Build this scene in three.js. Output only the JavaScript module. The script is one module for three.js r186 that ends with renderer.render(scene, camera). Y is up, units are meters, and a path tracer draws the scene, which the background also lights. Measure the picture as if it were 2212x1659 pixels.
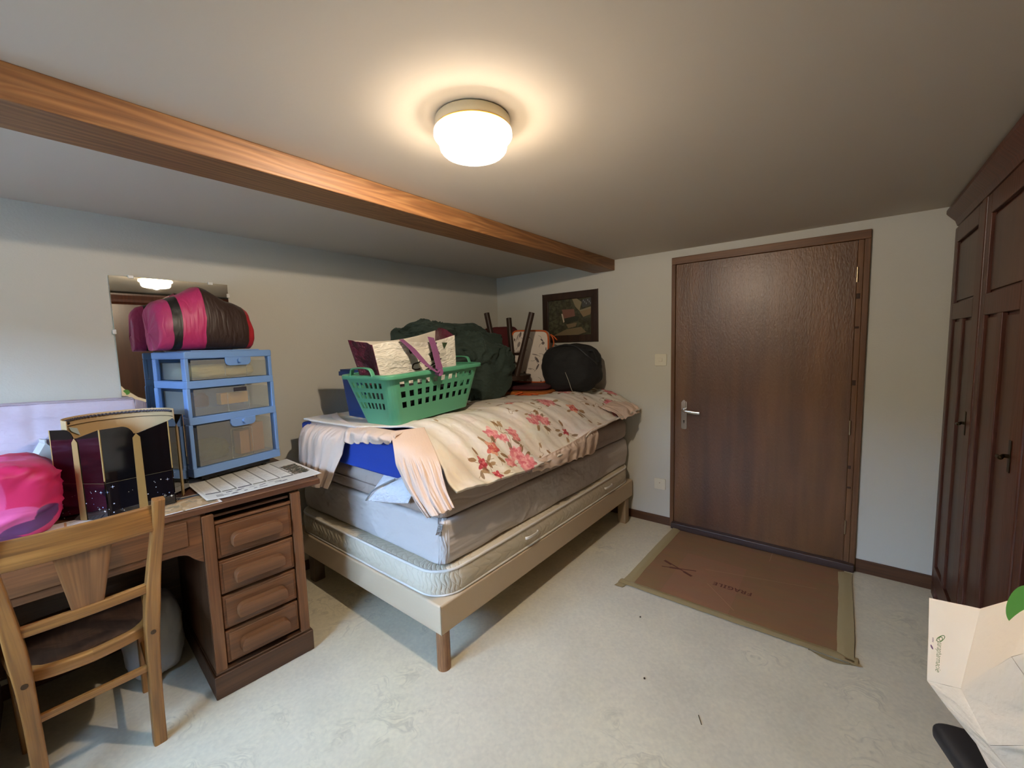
import * as THREE from 'three';
import { RoundedBoxGeometry } from 'three/addons/geometries/RoundedBoxGeometry.js';
import { mergeGeometries } from 'three/addons/utils/BufferGeometryUtils.js';

// ---------- camera, sky, exposure ----------
const scene = new THREE.Scene();
const camera = new THREE.PerspectiveCamera(85.05, 2212 / 1659, 0.05, 80);
camera.position.set(2.682, 1.4097, 3.1524);
camera.rotation.set(-0.09322, 0.67548, -0.027, 'YXZ');
const renderer = new THREE.WebGLRenderer({ antialias: true });
renderer.toneMapping = THREE.LinearToneMapping;
renderer.toneMappingExposure = 0.64;
renderer.outputColorSpace = THREE.SRGBColorSpace;
renderer.shadowMap.enabled = true;
const SKY = [33, 49, 76];          // daylight outside the basement window
const LAMP = 5.0;                       // candela of the ceiling lamp
{ // an even, slightly overcast blue sky
  const w = 64, h = 32, d = new Float32Array(w * h * 4);
  for (let j = 0; j < h; j++) for (let i = 0; i < w; i++) {
    const e = Math.max(0, (j + .5) / h - .5) * 2, k = 1 - .25 * e;
    d.set([SKY[0] * k * (1 - .12 * e), SKY[1] * k, SKY[2] * k * (1 + .05 * e), 1], (j * w + i) * 4);
  }
  const t = new THREE.DataTexture(d, w, h, THREE.RGBAFormat, THREE.FloatType);
  t.mapping = THREE.EquirectangularReflectionMapping; t.magFilter = THREE.LinearFilter; t.needsUpdate = true;
  scene.background = t;
}

// ---------- noise, textures ----------
function rng(seed) { let s = seed >>> 0; return () => { s = (s + 0x6D2B79F5) | 0; let t = Math.imul(s ^ (s >>> 15), 1 | s); t = (t + Math.imul(t ^ (t >>> 7), 61 | t)) ^ t; return ((t ^ (t >>> 14)) >>> 0) / 4294967296; }; }
const hash = (x, y, z) => { let h = Math.imul(x | 0, 374761393) + Math.imul(y | 0, 668265263) + Math.imul(z | 0, 2147483647 ^ 1274126177); h = Math.imul(h ^ (h >>> 13), 1274126177); return ((h ^ (h >>> 16)) >>> 0) / 4294967295; };
const sm = (t) => t * t * (3 - 2 * t), lerp = (a, b, t) => a + (b - a) * t, clamp = (x, a = 0, b = 1) => Math.min(b, Math.max(a, x));
const step = (a, b, x) => sm(clamp((x - a) / (b - a)));
function vn(x, y, z = 0, px = 0, py = 0) { // value noise -1..1, periodic in x and y when px, py are given
  const X = Math.floor(x), Y = Math.floor(y), Z = Math.floor(z), u = sm(x - X), v = sm(y - Y), w = sm(z - Z);
  const wr = (a, p) => (p ? ((a % p) + p) % p : a), x0 = wr(X, px), x1 = wr(X + 1, px), y0 = wr(Y, py), y1 = wr(Y + 1, py);
  const l = (zz) => lerp(lerp(hash(x0, y0, zz), hash(x1, y0, zz), u), lerp(hash(x0, y1, zz), hash(x1, y1, zz), u), v);
  return lerp(l(Z), w > 0 ? l(Z + 1) : 0, w) * 2 - 1;
}
function fbm(x, y, z = 0, o = 4, px = 0, py = 0) { let s = 0, a = .5; for (let i = 0; i < o; i++) { s += a * vn(x, y, z + i * 7.3 | 0, px, py); x *= 2; y *= 2; px *= 2; py *= 2; a *= .5; } return s; }
function fb3(x, y, z, o = 3) { let s = 0, a = .5; for (let i = 0; i < o; i++) { s += a * vn(x, y, z); x = x * 2 + 3.1; y = y * 2 + 1.7; z = z * 2 + 5.3; a *= .5; } return s; }
function tex(w, h, fn, srgb = true) {
  const d = new Uint8Array(w * h * 4);
  for (let j = 0; j < h; j++) for (let i = 0; i < w; i++) { const c = fn((i + .5) / w, (j + .5) / h), k = (j * w + i) * 4; if (Array.isArray(c)) { d[k] = clamp(c[0], 0, 255); d[k + 1] = clamp(c[1], 0, 255); d[k + 2] = clamp(c[2], 0, 255); } else d[k] = d[k + 1] = d[k + 2] = clamp(c * 255, 0, 255); d[k + 3] = 255; }
  const t = new THREE.DataTexture(d, w, h); t.wrapS = t.wrapT = THREE.RepeatWrapping; t.magFilter = THREE.LinearFilter; t.minFilter = THREE.LinearMipmapLinearFilter; t.generateMipmaps = true;
  if (srgb) t.colorSpace = THREE.SRGBColorSpace; t.needsUpdate = true; return t;
}
function canvas(w, h, draw) { const c = document.createElement('canvas'); c.width = w; c.height = h; draw(c.getContext('2d'), w, h); const t = new THREE.CanvasTexture(c); t.colorSpace = THREE.SRGBColorSpace; t.wrapS = t.wrapT = THREE.RepeatWrapping; return t; }
const rep = (t, mx, my) => { const c = t.clone(); c.repeat.set(1 / mx, 1 / my); c.needsUpdate = true; return c; };   // mx, my metres per tile
const std = (color, roughness = .7, o = {}) => new THREE.MeshPhysicalMaterial({ color, roughness, ...o });

const grainT = tex(256, 1024, (u, v) => { const f = fbm(u * 12, v * 3, 1, 4, 12, 3), s = fbm(u * 64, v * 6, 2, 3, 64, 6), p = vn(u * 128, v * 16, 5, 128, 16); const g = .84 + .2 * f + .16 * s - .07 * Math.max(0, p - .4); return [255 * g, 252 * g * (.97 + .03 * f), 248 * g * (.94 + .05 * f)]; });
const figureT = tex(256, 1024, (u, v) => { const wob = fbm(u * 3, v * 3, 9, 3, 3, 3), r = Math.abs(u - .5 + wob * .25) * 9 + .6 * Math.sin(v * 6.283 + wob * 3), ring = .5 + .5 * Math.sin(r * 6.283 * 1.4), s = fbm(u * 64, v * 8, 3, 3, 64, 8); const g = .80 + .13 * ring + .16 * s; return [255 * g, 250 * g * (.95 + .05 * ring), 245 * g * (.9 + .08 * ring)]; });
const streakT = tex(512, 512, (u, v) => { const f = fbm(u * 8, v * 1, 21, 4, 8, 1), m = fbm(u * 20, v * 4, 22, 3, 20, 4), b = fbm(u * 4, v * 4, 23, 3, 4, 4); const g = .84 + .16 * f + .13 * m + .12 * b; return [255 * g, 255 * g * (.96 + .06 * f), 250 * g * (.93 + .1 * b)]; });
const peelT = tex(512, 512, (u, v) => .5 + .5 * fbm(u * 60, v * 24, 31, 3, 60, 24), false);
const wallT = tex(512, 512, (u, v) => .5 + .35 * fbm(u * 90, v * 90, 41, 2, 90, 90) + .15 * fbm(u * 14, v * 14, 42, 2, 14, 14), false);
const clothT = tex(256, 256, (u, v) => .5 + .22 * Math.sin(u * 6.283 * 64) * .5 + .22 * Math.sin(v * 6.283 * 64) * .5 + .3 * fbm(u * 12, v * 12, 43, 3, 12, 12), false);
const crumpleT = tex(512, 512, (u, v) => { const a = fbm(u * 6, v * 6, 51, 4, 6, 6), b = fbm(u * 8 + a, v * 8, 52, 3, 8, 8); return .5 + .5 * (1 - 2 * Math.abs(a)) * .6 + .3 * b; }, false);
const floorT = tex(1024, 1024, (u, v) => {
  const w = fbm(u * 4, v * 4, 61, 4, 4, 4), f = fbm(u * 9, v * 9, 62, 4, 9, 9), q = fbm(u * 18 + w * 3, v * 52 + f * 9, 63, 4, 18, 52), vein = Math.pow(clamp(1 - Math.abs(q) * 5), 1.5) * step(.05, .4, w + .8 * f), sp = fbm(u * 160, v * 160, 64, 2, 160, 160);
  const g = 1 + .05 * w + .05 * f + .045 * sp - .10 * vein; return [224 * g, 216 * g, 191 * g * (1 - .03 * w)];
});
const wood = (hex, rough, t = grainT, mx = .35, my = 1.4, o = {}) => std(hex, rough, { map: rep(t, mx, my), bumpMap: rep(t, mx, my), bumpScale: .0006, ...o });

// ---------- geometry helpers ----------
const R0 = rng(7);
function boxUV(g, grain = 1, off = [R0() * 3, R0() * 3]) { // uv in metres per face, v along the grain axis
  g = g.index ? g.toNonIndexed() : g; const p = g.attributes.position, uv = new Float32Array(p.count * 2), a = new THREE.Vector3(), b = new THREE.Vector3(), c = new THREE.Vector3();
  for (let i = 0; i < p.count; i += 3) {
    a.fromBufferAttribute(p, i); b.fromBufferAttribute(p, i + 1); c.fromBufferAttribute(p, i + 2);
    const n = b.clone().sub(a).cross(c.clone().sub(a)), m = [Math.abs(n.x), Math.abs(n.y), Math.abs(n.z)], ax = m.indexOf(Math.max(...m));
    let k = [0, 1, 2].filter((q) => q !== ax); if (k[0] === grain) k = [k[1], k[0]];
    [a, b, c].forEach((v, j) => { const q = v.toArray(); uv[(i + j) * 2] = q[k[0]] + off[0]; uv[(i + j) * 2 + 1] = q[k[1]] + off[1]; });
  }
  g.setAttribute('uv', new THREE.BufferAttribute(uv, 2)); return g;
}
function B(w, h, d, x = 0, y = 0, z = 0, r = .003, grain = 1) { // rounded box centred at x, y, z
  const g = r ? new RoundedBoxGeometry(w, h, d, 2, Math.min(r, w / 2.01, h / 2.01, d / 2.01)) : new THREE.BoxGeometry(w, h, d);
  g.translate(x, y, z); return boxUV(g, grain);
}
const BB = (x0, x1, y0, y1, z0, z1, r = .003, grain = 1) => B(x1 - x0, y1 - y0, z1 - z0, (x0 + x1) / 2, (y0 + y1) / 2, (z0 + z1) / 2, r, grain);
function merge(list) { const L = list.map((g) => { g = g.index ? g.toNonIndexed() : g.clone(); for (const k of Object.keys(g.attributes)) if (!['position', 'normal', 'uv'].includes(k)) g.deleteAttribute(k); return g; }); return mergeGeometries(L); }
function fromGrid(P, nu, nv, UV, closed = false) { // P(i,j) -> [x,y,z]
  const pos = [], uv = [], idx = [];
  for (let j = 0; j <= nv; j++) for (let i = 0; i <= nu; i++) { pos.push(...P(i, j)); uv.push(...UV(i, j)); }
  for (let j = 0; j < nv; j++) for (let i = 0; i < nu; i++) { const a = j * (nu + 1) + i, b = a + 1, c = a + nu + 1, d = c + 1; idx.push(a, b, d, a, d, c); }
  const g = new THREE.BufferGeometry(); g.setAttribute('position', new THREE.Float32BufferAttribute(pos, 3)); g.setAttribute('uv', new THREE.Float32BufferAttribute(uv, 2)); g.setIndex(idx); g.computeVertexNormals();
  if (closed) { const n = g.attributes.normal; for (let j = 0; j <= nv; j++) { const a = j * (nu + 1), b = a + nu, v = new THREE.Vector3(n.getX(a) + n.getX(b), n.getY(a) + n.getY(b), n.getZ(a) + n.getZ(b)).normalize(); n.setXYZ(a, v.x, v.y, v.z); n.setXYZ(b, v.x, v.y, v.z); } }
  return g;
}
function slab(nu, nv, f, th = .004, UV = (u, v) => [u, v]) { // a sheet with thickness: f(u, v) is its outer face, th lies behind it
  const g = fromGrid((i, j) => f(i / nu, j / nv), nu, nv, (i, j) => UV(i / nu, j / nv)), p = g.attributes.position, n = g.attributes.normal, N = p.count;
  const pos = Array.from(p.array), uv = Array.from(g.attributes.uv.array), idx = Array.from(g.index.array), M = idx.length;
  for (let i = 0; i < N; i++) { pos.push(p.getX(i) - n.getX(i) * th, p.getY(i) - n.getY(i) * th, p.getZ(i) - n.getZ(i) * th); uv.push(uv[2 * i], uv[2 * i + 1]); }
  for (let k = 0; k < M; k += 3) idx.push(idx[k] + N, idx[k + 2] + N, idx[k + 1] + N);
  const rim = []; for (let i = 0; i < nu; i++) rim.push([i + 1, i], [nv * (nu + 1) + i, nv * (nu + 1) + i + 1]); for (let j = 0; j < nv; j++) rim.push([j * (nu + 1), (j + 1) * (nu + 1)], [(j + 1) * (nu + 1) + nu, j * (nu + 1) + nu]);
  for (const [a, b] of rim) idx.push(a, b, b + N, a, b + N, a + N);
  const q = new THREE.BufferGeometry(); q.setAttribute('position', new THREE.Float32BufferAttribute(pos, 3)); q.setAttribute('uv', new THREE.Float32BufferAttribute(uv, 2)); q.setIndex(idx); q.computeVertexNormals(); return q;
}
const V = (a) => new THREE.Vector3(...a);
function spline(pts, n) { const c = new THREE.CatmullRomCurve3(pts.map(V), false, 'centripetal'); return Array.from({ length: n + 1 }, (_, i) => c.getPoint(i / n).toArray()); }
function loft(pts, sizes, side = [0, 0, 1], e = 4, m = 20) { // superelliptic section swept along points; sizes [half along side, half across]; side is a fixed direction
  const n = pts.length, S = V(side).normalize(), rings = [];
  for (let j = 0; j < n; j++) {
    const t = V(pts[Math.min(n - 1, j + 1)]).sub(V(pts[Math.max(0, j - 1)])).normalize(), s = S.clone().addScaledVector(t, -S.dot(t)).normalize(), o = t.clone().cross(s);
    const [a, b] = Array.isArray(sizes[0]) ? sizes[Math.min(j, sizes.length - 1)] : sizes;
    rings.push(Array.from({ length: m + 1 }, (_, i) => { const q = i / m * 6.28319, c = Math.cos(q), d = Math.sin(q), cx = Math.sign(c) * Math.abs(c) ** (2 / e), cy = Math.sign(d) * Math.abs(d) ** (2 / e); return V(pts[j]).addScaledVector(s, a * cx).addScaledVector(o, b * cy).toArray(); }));
  }
  let L = 0; const len = pts.map((p, j) => (L += j ? V(p).distanceTo(V(pts[j - 1])) : 0)), per = [0]; for (let i = 1; i <= m; i++) per.push(per[i - 1] + V(rings[0][i]).distanceTo(V(rings[0][i - 1])));
  const body = fromGrid((i, j) => rings[j][i], m, n - 1, (i, j) => [per[i], len[j]], true), caps = [];
  for (const [j, flip] of [[0, true], [n - 1, false]]) { const pos = [], uv = [], idx = []; pos.push(...pts[j]); uv.push(0, len[j]); rings[j].forEach((p, i) => { pos.push(...p); uv.push(.02 * Math.cos(i), .02 * Math.sin(i) + len[j]); if (i) idx.push(0, flip ? i + 1 : i, flip ? i : i + 1); }); const g = new THREE.BufferGeometry(); g.setAttribute('position', new THREE.Float32BufferAttribute(pos, 3)); g.setAttribute('uv', new THREE.Float32BufferAttribute(uv, 2)); g.setIndex(idx); g.computeVertexNormals(); caps.push(g); }
  return merge([body, ...caps]);
}
const bar = (a, b, s, side, e = 5) => loft([a, b], s, side, e);
function tube(pts, r, n = 40, m = 8) { return new THREE.TubeGeometry(new THREE.CatmullRomCurve3(pts.map(V)), n, r, m); }
function blob(c, r, { e = 2.3, seed = 1, amp = .06, freq = 4, flat = -1, nu = 72, nv = 48, ridge = .5, stretch = [1, 1, 1] } = {}) { // soft bundle: superellipsoid with folds
  const P = [];
  for (let j = 0; j <= nv; j++) for (let i = 0; i <= nu; i++) {
    const a = (i % nu) / nu * 6.28319, b = (j / nv - .5) * Math.PI, x = Math.cos(b) * Math.cos(a), y = Math.sin(b), z = -Math.cos(b) * Math.sin(a), k = 1 / Math.pow(Math.abs(x) ** e + Math.abs(y) ** e + Math.abs(z) ** e, 1 / e);
    const q = [x * k * stretch[0] * freq + seed * 3.7, y * k * stretch[1] * freq + seed * 1.3, z * k * stretch[2] * freq + seed * 5.1], n1 = fb3(...q, 3), n2 = 1 - 2.4 * Math.abs(fb3(q[0] * .8 + 9, q[1] * .8, q[2] * .8, 2));
    const crease = ridge > .8 ? Math.pow(1 - Math.min(1, Math.abs(vn(q[0] * 1.1 + n1 * 1.6, q[1] * 1.1, q[2] * 1.1 + n1)) * 2.2), 2) * .8 - .28 : 0;
    const d = k * (1 + amp * (n1 * (1 - ridge) * 2 + n2 * ridge * .7 + crease)); P.push([c[0] + r[0] * x * d, c[1] + r[1] * Math.max(flat, y * d), c[2] + r[2] * z * d]);
  }
  return fromGrid((i, j) => P[j * (nu + 1) + i], nu, nv, (i, j) => [i / nu, j / nv], true).scale(1, 1, 1);
}
function flip(g) { const ix = g.index; for (let i = 0; i < ix.count; i += 3) { const a = ix.getX(i); ix.setX(i, ix.getX(i + 1)); ix.setX(i + 1, a); } g.computeVertexNormals(); return g; }
function lathe(pts, n = 64) { return new THREE.LatheGeometry(pts.map((p) => new THREE.Vector2(...p)), n); }
function extr(shape, depth, bevel = .002, seg = 16) { return new THREE.ExtrudeGeometry(shape, { depth, bevelEnabled: bevel > 0, bevelThickness: bevel, bevelSize: bevel, bevelSegments: 2, curveSegments: seg }); }
function shp(pts, holes = []) { const s = new THREE.Shape(pts.map((p) => new THREE.Vector2(...p))); for (const h of holes) s.holes.push(new THREE.Path(h.map((p) => new THREE.Vector2(...p)))); return s; }
function rrect(x0, x1, y0, y1, r) { const s = new THREE.Shape(); s.moveTo(x0 + r, y0); s.lineTo(x1 - r, y0); s.quadraticCurveTo(x1, y0, x1, y0 + r); s.lineTo(x1, y1 - r); s.quadraticCurveTo(x1, y1, x1 - r, y1); s.lineTo(x0 + r, y1); s.quadraticCurveTo(x0, y1, x0, y1 - r); s.lineTo(x0, y0 + r); s.quadraticCurveTo(x0, y0, x0 + r, y0); return s; }
const rot = (g, x = 0, y = 0, z = 0) => { if (x) g.rotateX(x); if (y) g.rotateY(y); if (z) g.rotateZ(z); return g; };

// ---------- scene graph helpers ----------
const used = {};
function numbered(n) { const k = used[n] = (used[n] ?? -1) + 1; return k ? `${n}_${String(k).padStart(3, '0')}` : n; }
function part(name, g, m, parent, label) { const o = new THREE.Mesh(g, m); o.name = name; const like = parent.children.filter((c) => c.name.replace(/_\d{3}$/, '') === name).length; if (like) o.name = `${name}_${String(like).padStart(3, '0')}`; o.castShadow = o.receiveShadow = true; if (label) o.userData.label = label; parent.add(o); return o; }
function tag(o, label, category, group) { o.userData.label = label; o.userData.category = category; if (group) o.userData.group = group; return o; }
function thing(name, label, category, pos = [0, 0, 0], turn = 0, group) { const o = new THREE.Group(); o.name = numbered(name); o.position.set(...pos); o.rotation.y = turn; scene.add(o); return tag(o, label, category, group); }
function single(name, label, category, g, m, group) { const o = new THREE.Mesh(g, m); o.name = numbered(name); o.castShadow = o.receiveShadow = true; scene.add(o); return tag(o, label, category, group); }
function struct(name, g, m) { const o = g ? new THREE.Mesh(g, m) : new THREE.Group(); o.name = name; o.userData.kind = 'structure'; o.castShadow = o.receiveShadow = true; scene.add(o); return o; }

// ---------- room ----------
const W = 3.74, D = 4.05, H = 2.054;
const wallM = std(0xcdcbbf, .93, { bumpMap: rep(wallT, .5, .5), bumpScale: .0007 });
const ceilM = std(0xc9c0b1, .95, { bumpMap: rep(wallT, .6, .6), bumpScale: .0002 });
const floorM = std(0xffffff, .42, { map: rep(floorT, 1.7, 1.7) });
const skirtM = wood(0x5f3c22, .5);
struct('floor', BB(-.2, W + .2, -.12, 0, -.2, D + .3, 0, 2), floorM);
struct('ceiling', BB(-.2, W + .2, H, H + .15, -.2, D + .3, 0, 2), ceilM);
struct('wall_left', BB(-.2, 0, 0, H, -.2, D + .3, 0), wallM);
struct('wall_right', BB(W, W + .2, 0, H, -.2, D + .3, 0), wallM);
struct('wall_back', boxUV(extr(shp([[0, 0], [1.69, 0], [1.69, 1.975], [2.75, 1.975], [2.75, 0], [W, 0], [W, H], [0, H]]), .2, 0).translate(0, 0, -.2)), wallM);
const win = { x0: .45, x1: 1.75, y0: .95, y1: 1.78 };
struct('wall_front', boxUV(extr(shp([[0, 0], [W, 0], [W, H], [0, H]], [[[win.x0, win.y0], [win.x0, win.y1], [win.x1, win.y1], [win.x1, win.y0]]]), .28, 0).translate(0, 0, D)), wallM);
{ // skirting boards on the back wall, either side of the door
  const b = struct('baseboard_back'); part('skirting_board', BB(0, 1.672, 0, .062, .0005, .014, .003, 0), skirtM, b); part('skirting_board', BB(2.768, 3.13, 0, .078, .0005, .014, .003, 0), skirtM, b);
  struct('baseboard_left', BB(.0005, .014, 0, .062, .015, D - .01, .003, 2), skirtM);
  const wn = struct('window_1'), wm = std(0xe8e6df, .45), zf = D + .1;
  const F = (x0, x1, y0, y1) => BB(x0, x1, y0, y1, zf, zf + .06, .004);
  part('window_frame', merge([F(win.x0, win.x0 + .045, win.y0, win.y1), F(win.x1 - .045, win.x1, win.y0, win.y1), F(win.x0 + .045, win.x1 - .045, win.y1 - .045, win.y1), F(win.x0 + .045, win.x1 - .045, win.y0, win.y0 + .045)]), wm, wn);
  const cx = (win.x0 + win.x1) / 2; part('mullion', F(cx - .03, cx + .03, win.y0 + .046, win.y1 - .046), wm, wn);
  const gm = std(0xffffff, 0, { transmission: 1, thickness: 0, ior: 1.5 });
  for (const [a, b2] of [[win.x0 + .046, cx - .031], [cx + .031, win.x1 - .046]]) part('pane', BB(a, b2, win.y0 + .046, win.y1 - .046, zf + .03, zf + .034, 0), gm, wn);
  part('window_sill', BB(win.x0 - .04, win.x1 + .04, win.y0 - .03, win.y0 - .0005, D - .04, D + .09, .004, 0), wm, wn);
}
{ // outside: lawn and clipped hedge beyond the window
  const lawn = struct('ground_outside', BB(-14, 16, .3, .6, D + .32, D + 16, 0), std(0x6f6b66, .95)); lawn.userData.kind = 'structure';
  const r = rng(5); single('clipped_hedge', 'tall clipped green hedge standing beyond the basement window', 'hedge', boxUV(blob([.8, 1.5, D + 7.2], [13, 1.3, .7], { e: 7, amp: .05, freq: 9, seed: 4, flat: -.76 })), std(0x35402b, .9));
}
const beamM = wood(0x8f6740, .52, figureT, .3, 1.7, { clearcoat: .1, clearcoatRoughness: .45 });
single('ceiling_beam', 'long varnished oak beam running under the ceiling beside the lamp', 'beam', BB(1.042, 1.226, 1.972, H, .0005, D - .0005, .004, 2), beamM);

// ---------- door ----------
{
  const d = struct('door_1'), leafM = std(0x7b5230, .42, { map: rep(streakT, .9, 1.9), bumpMap: rep(peelT, .35, .35), bumpScale: .0018, clearcoat: .38, clearcoatRoughness: .32 }), frM = wood(0x7d5836, .5, grainT), chrome = std(0xcfcfcf, .18, { metalness: 1 });
  const leaf = part('door_leaf', BB(1.7005, 2.7095, .012, 1.949, -.035, .004, .002), leafM, d);
  part('frame_head', BB(1.672, 2.766, 1.9505, 2.0, -.06, .016, .003, 0), frM, d);
  part('frame_jamb', BB(1.672, 1.6995, 0, 1.95, -.06, .016, .003), frM, d);
  const j = part('frame_jamb', merge([BB(2.7105, 2.738, 0, 1.95, -.06, .008, .003), BB(2.7385, 2.766, 0, 1.95, -.06, .017, .003)]), frM, d);
  const r = rng(12); // old hinge mortises and knocks in the jamb
  for (const [y, h] of [[1.62, .03], [1.45, .012], [1.12, .03], [.62, .02], [.5, .012]]) part('knock', BB(2.7115, 2.731 - r() * .006, y, y + h, .0075, .0095, .001), std(0x3a2415, .8), j);
  part('door_stop', merge([BB(1.6996, 1.725, .0117, 1.9504, -.06, -.0355, .001), BB(2.685, 2.7104, .0117, 1.9504, -.06, -.0355, .001), BB(1.7255, 2.6845, 1.925, 1.9504, -.06, -.0355, .001)]), frM, d);
  part('threshold_bar', merge([BB(1.69, 2.762, .0005, .046, .0045, .05, .006, 0), BB(1.69, 2.75, .0005, .0115, -.06, .0045, 0, 0)]), wood(0x4b3b38, .42, grainT), d, 'dark worn bar along the foot of the door');
  for (const y of [1.756, .868, .259]) { const h = part('hinge', new THREE.CylinderGeometry(.0055, .0055, .085, 14).translate(2.712, y, .0105), std(0xb9a98a, .3, { metalness: 1 }), leaf); }
  const plate = part('handle_plate', rot(extr(rrect(-.019, .019, -.105, .098, .012), .006, .0015), 0, 0, 0).translate(1.768, .868, .0055), chrome, leaf, 'chrome handle plate');
  part('lever', loft(spline([[1.768, .905, .012], [1.768, .905, .04], [1.773, .904, .052], [1.80, .9, .055], [1.86, .893, .052], [1.884, .893, .05]], 24), [[.009, .009], [.009, .009], [.009, .009], [.011, .008], [.011, .007], [.008, .006]].flatMap((s) => [s, s, s, s, s]), [0, 1, 0], 2.4), chrome, leaf, 'chrome lever handle');
  part('lever_boss', loft([[1.768, .945, .013], [1.768, .945, .019]], [.011, .032], [1, 0, 0], 3), chrome, leaf);
  part('keyhole', merge([new THREE.CylinderGeometry(.005, .005, .002, 16).rotateX(Math.PI / 2), B(.004, .016, .002, 0, -.009, 0, 0)]).translate(1.768, .822, .0138), std(0x111111, .8), leaf);
}
{ // switch and socket
  const w = std(0xdfdac6, .4), s = thing('light_switch', 'square cream light switch on the wall beside the door', 'switch', [1.594, 1.268, .0005]);
  part('plate', extr(rrect(-.042, .042, -.042, .042, .006), .007, .0015), w, s); part('rocker', B(.026, .026, .006, 0, 0, .0115, .003), w, s);
  const k = thing('wall_socket', 'square cream wall socket low beside the door', 'socket', [1.593, .314, .0005]);
  const sh = rrect(-.041, .041, -.041, .041, .006); const ho = new THREE.Path(); ho.absarc(0, 0, .021, 0, 6.2832); sh.holes.push(ho); part('plate', extr(sh, .007, .001), w, k);
  part('socket_well', new THREE.CylinderGeometry(.0205, .0205, .002, 32).rotateX(Math.PI / 2).translate(0, 0, .0012), std(0x8c8674, .5), k);
  part('earth_pin', new THREE.CylinderGeometry(.0025, .0025, .016, 12).rotateX(Math.PI / 2).translate(0, .009, .0095), std(0xb5a98a, .3, { metalness: 1 }), k);
  for (const x of [-.009, .009]) part('contact_hole', new THREE.CylinderGeometry(.003, .003, .001, 12).rotateX(Math.PI / 2).translate(x, -.003, .0028), std(0x15130f, .9), k);
}
// ---------- ceiling lamp ----------
{
  const L = thing('ceiling_lamp', 'round ceiling lamp with a lit ribbed glass bowl under a cream base', 'lamp', [1.82, 0, 2.224]), warm = new THREE.Color(1, .70, .38);
  part('lamp_base', lathe([[0, 2.0535], [.103, 2.0535], [.107, 2.049], [.107, 2.026], [.104, 2.0225], [0, 2.0225]].reverse()), std(0xe6d8b4, .5), L, 'round cream base');
  part('trim_ring', new THREE.TorusGeometry(.1072, .0018, 10, 80).rotateX(Math.PI / 2).translate(0, 2.0222, 0), std(0xd9a43c, .3, { metalness: .6 }), L, 'thin brass ring');
  const prof = [[.1115, 2.018], [.112, 2.006], [.108, 2.001], [.0995, 1.999], [.098, 1.99], [.0965, 1.978], [.093, 1.968], [.085, 1.9605], [.07, 1.9565], [.04, 1.955], [0, 1.955]];
  const bowl = lathe(prof.slice().reverse(), 120), p = bowl.attributes.position;
  for (let i = 0; i < p.count; i++) { const x = p.getX(i), z = p.getZ(i), r = Math.hypot(x, z), a = Math.atan2(z, x); if (r > .06 && r < .1) { const k = 1 + .006 * Math.cos(a * 30); p.setX(i, x * k); p.setZ(i, z * k); } } bowl.computeVertexNormals();
  part('glass_bowl', bowl, std(0xffffff, .25, { transmission: .75, thickness: 0, emissive: warm.clone().lerp(new THREE.Color(1, 1, 1), .45), emissiveIntensity: 2.0 }), L, 'glowing ribbed glass bowl');
  part('light_bulb', new THREE.SphereGeometry(.016, 24, 16).scale(1.6, .75, 1).translate(0, 2.0098, 0), std(0xffffff, .4, { emissive: new THREE.Color(1, .86, .62), emissiveIntensity: 25 }), L);
  const pl = new THREE.PointLight(warm.clone().lerp(new THREE.Color(1, 1, 1), .42), LAMP, 0, 2); pl.position.set(0, 2.015, 0); pl.castShadow = true; pl.shadow.radius = .5; L.add(pl);
  const gl = new THREE.PointLight(pl.color, LAMP * .2, 0, 2); gl.position.set(0, 1.975, 0); gl.castShadow = true; gl.shadow.radius = 1.5; L.add(gl); // light scattered by the bowl
}
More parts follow.
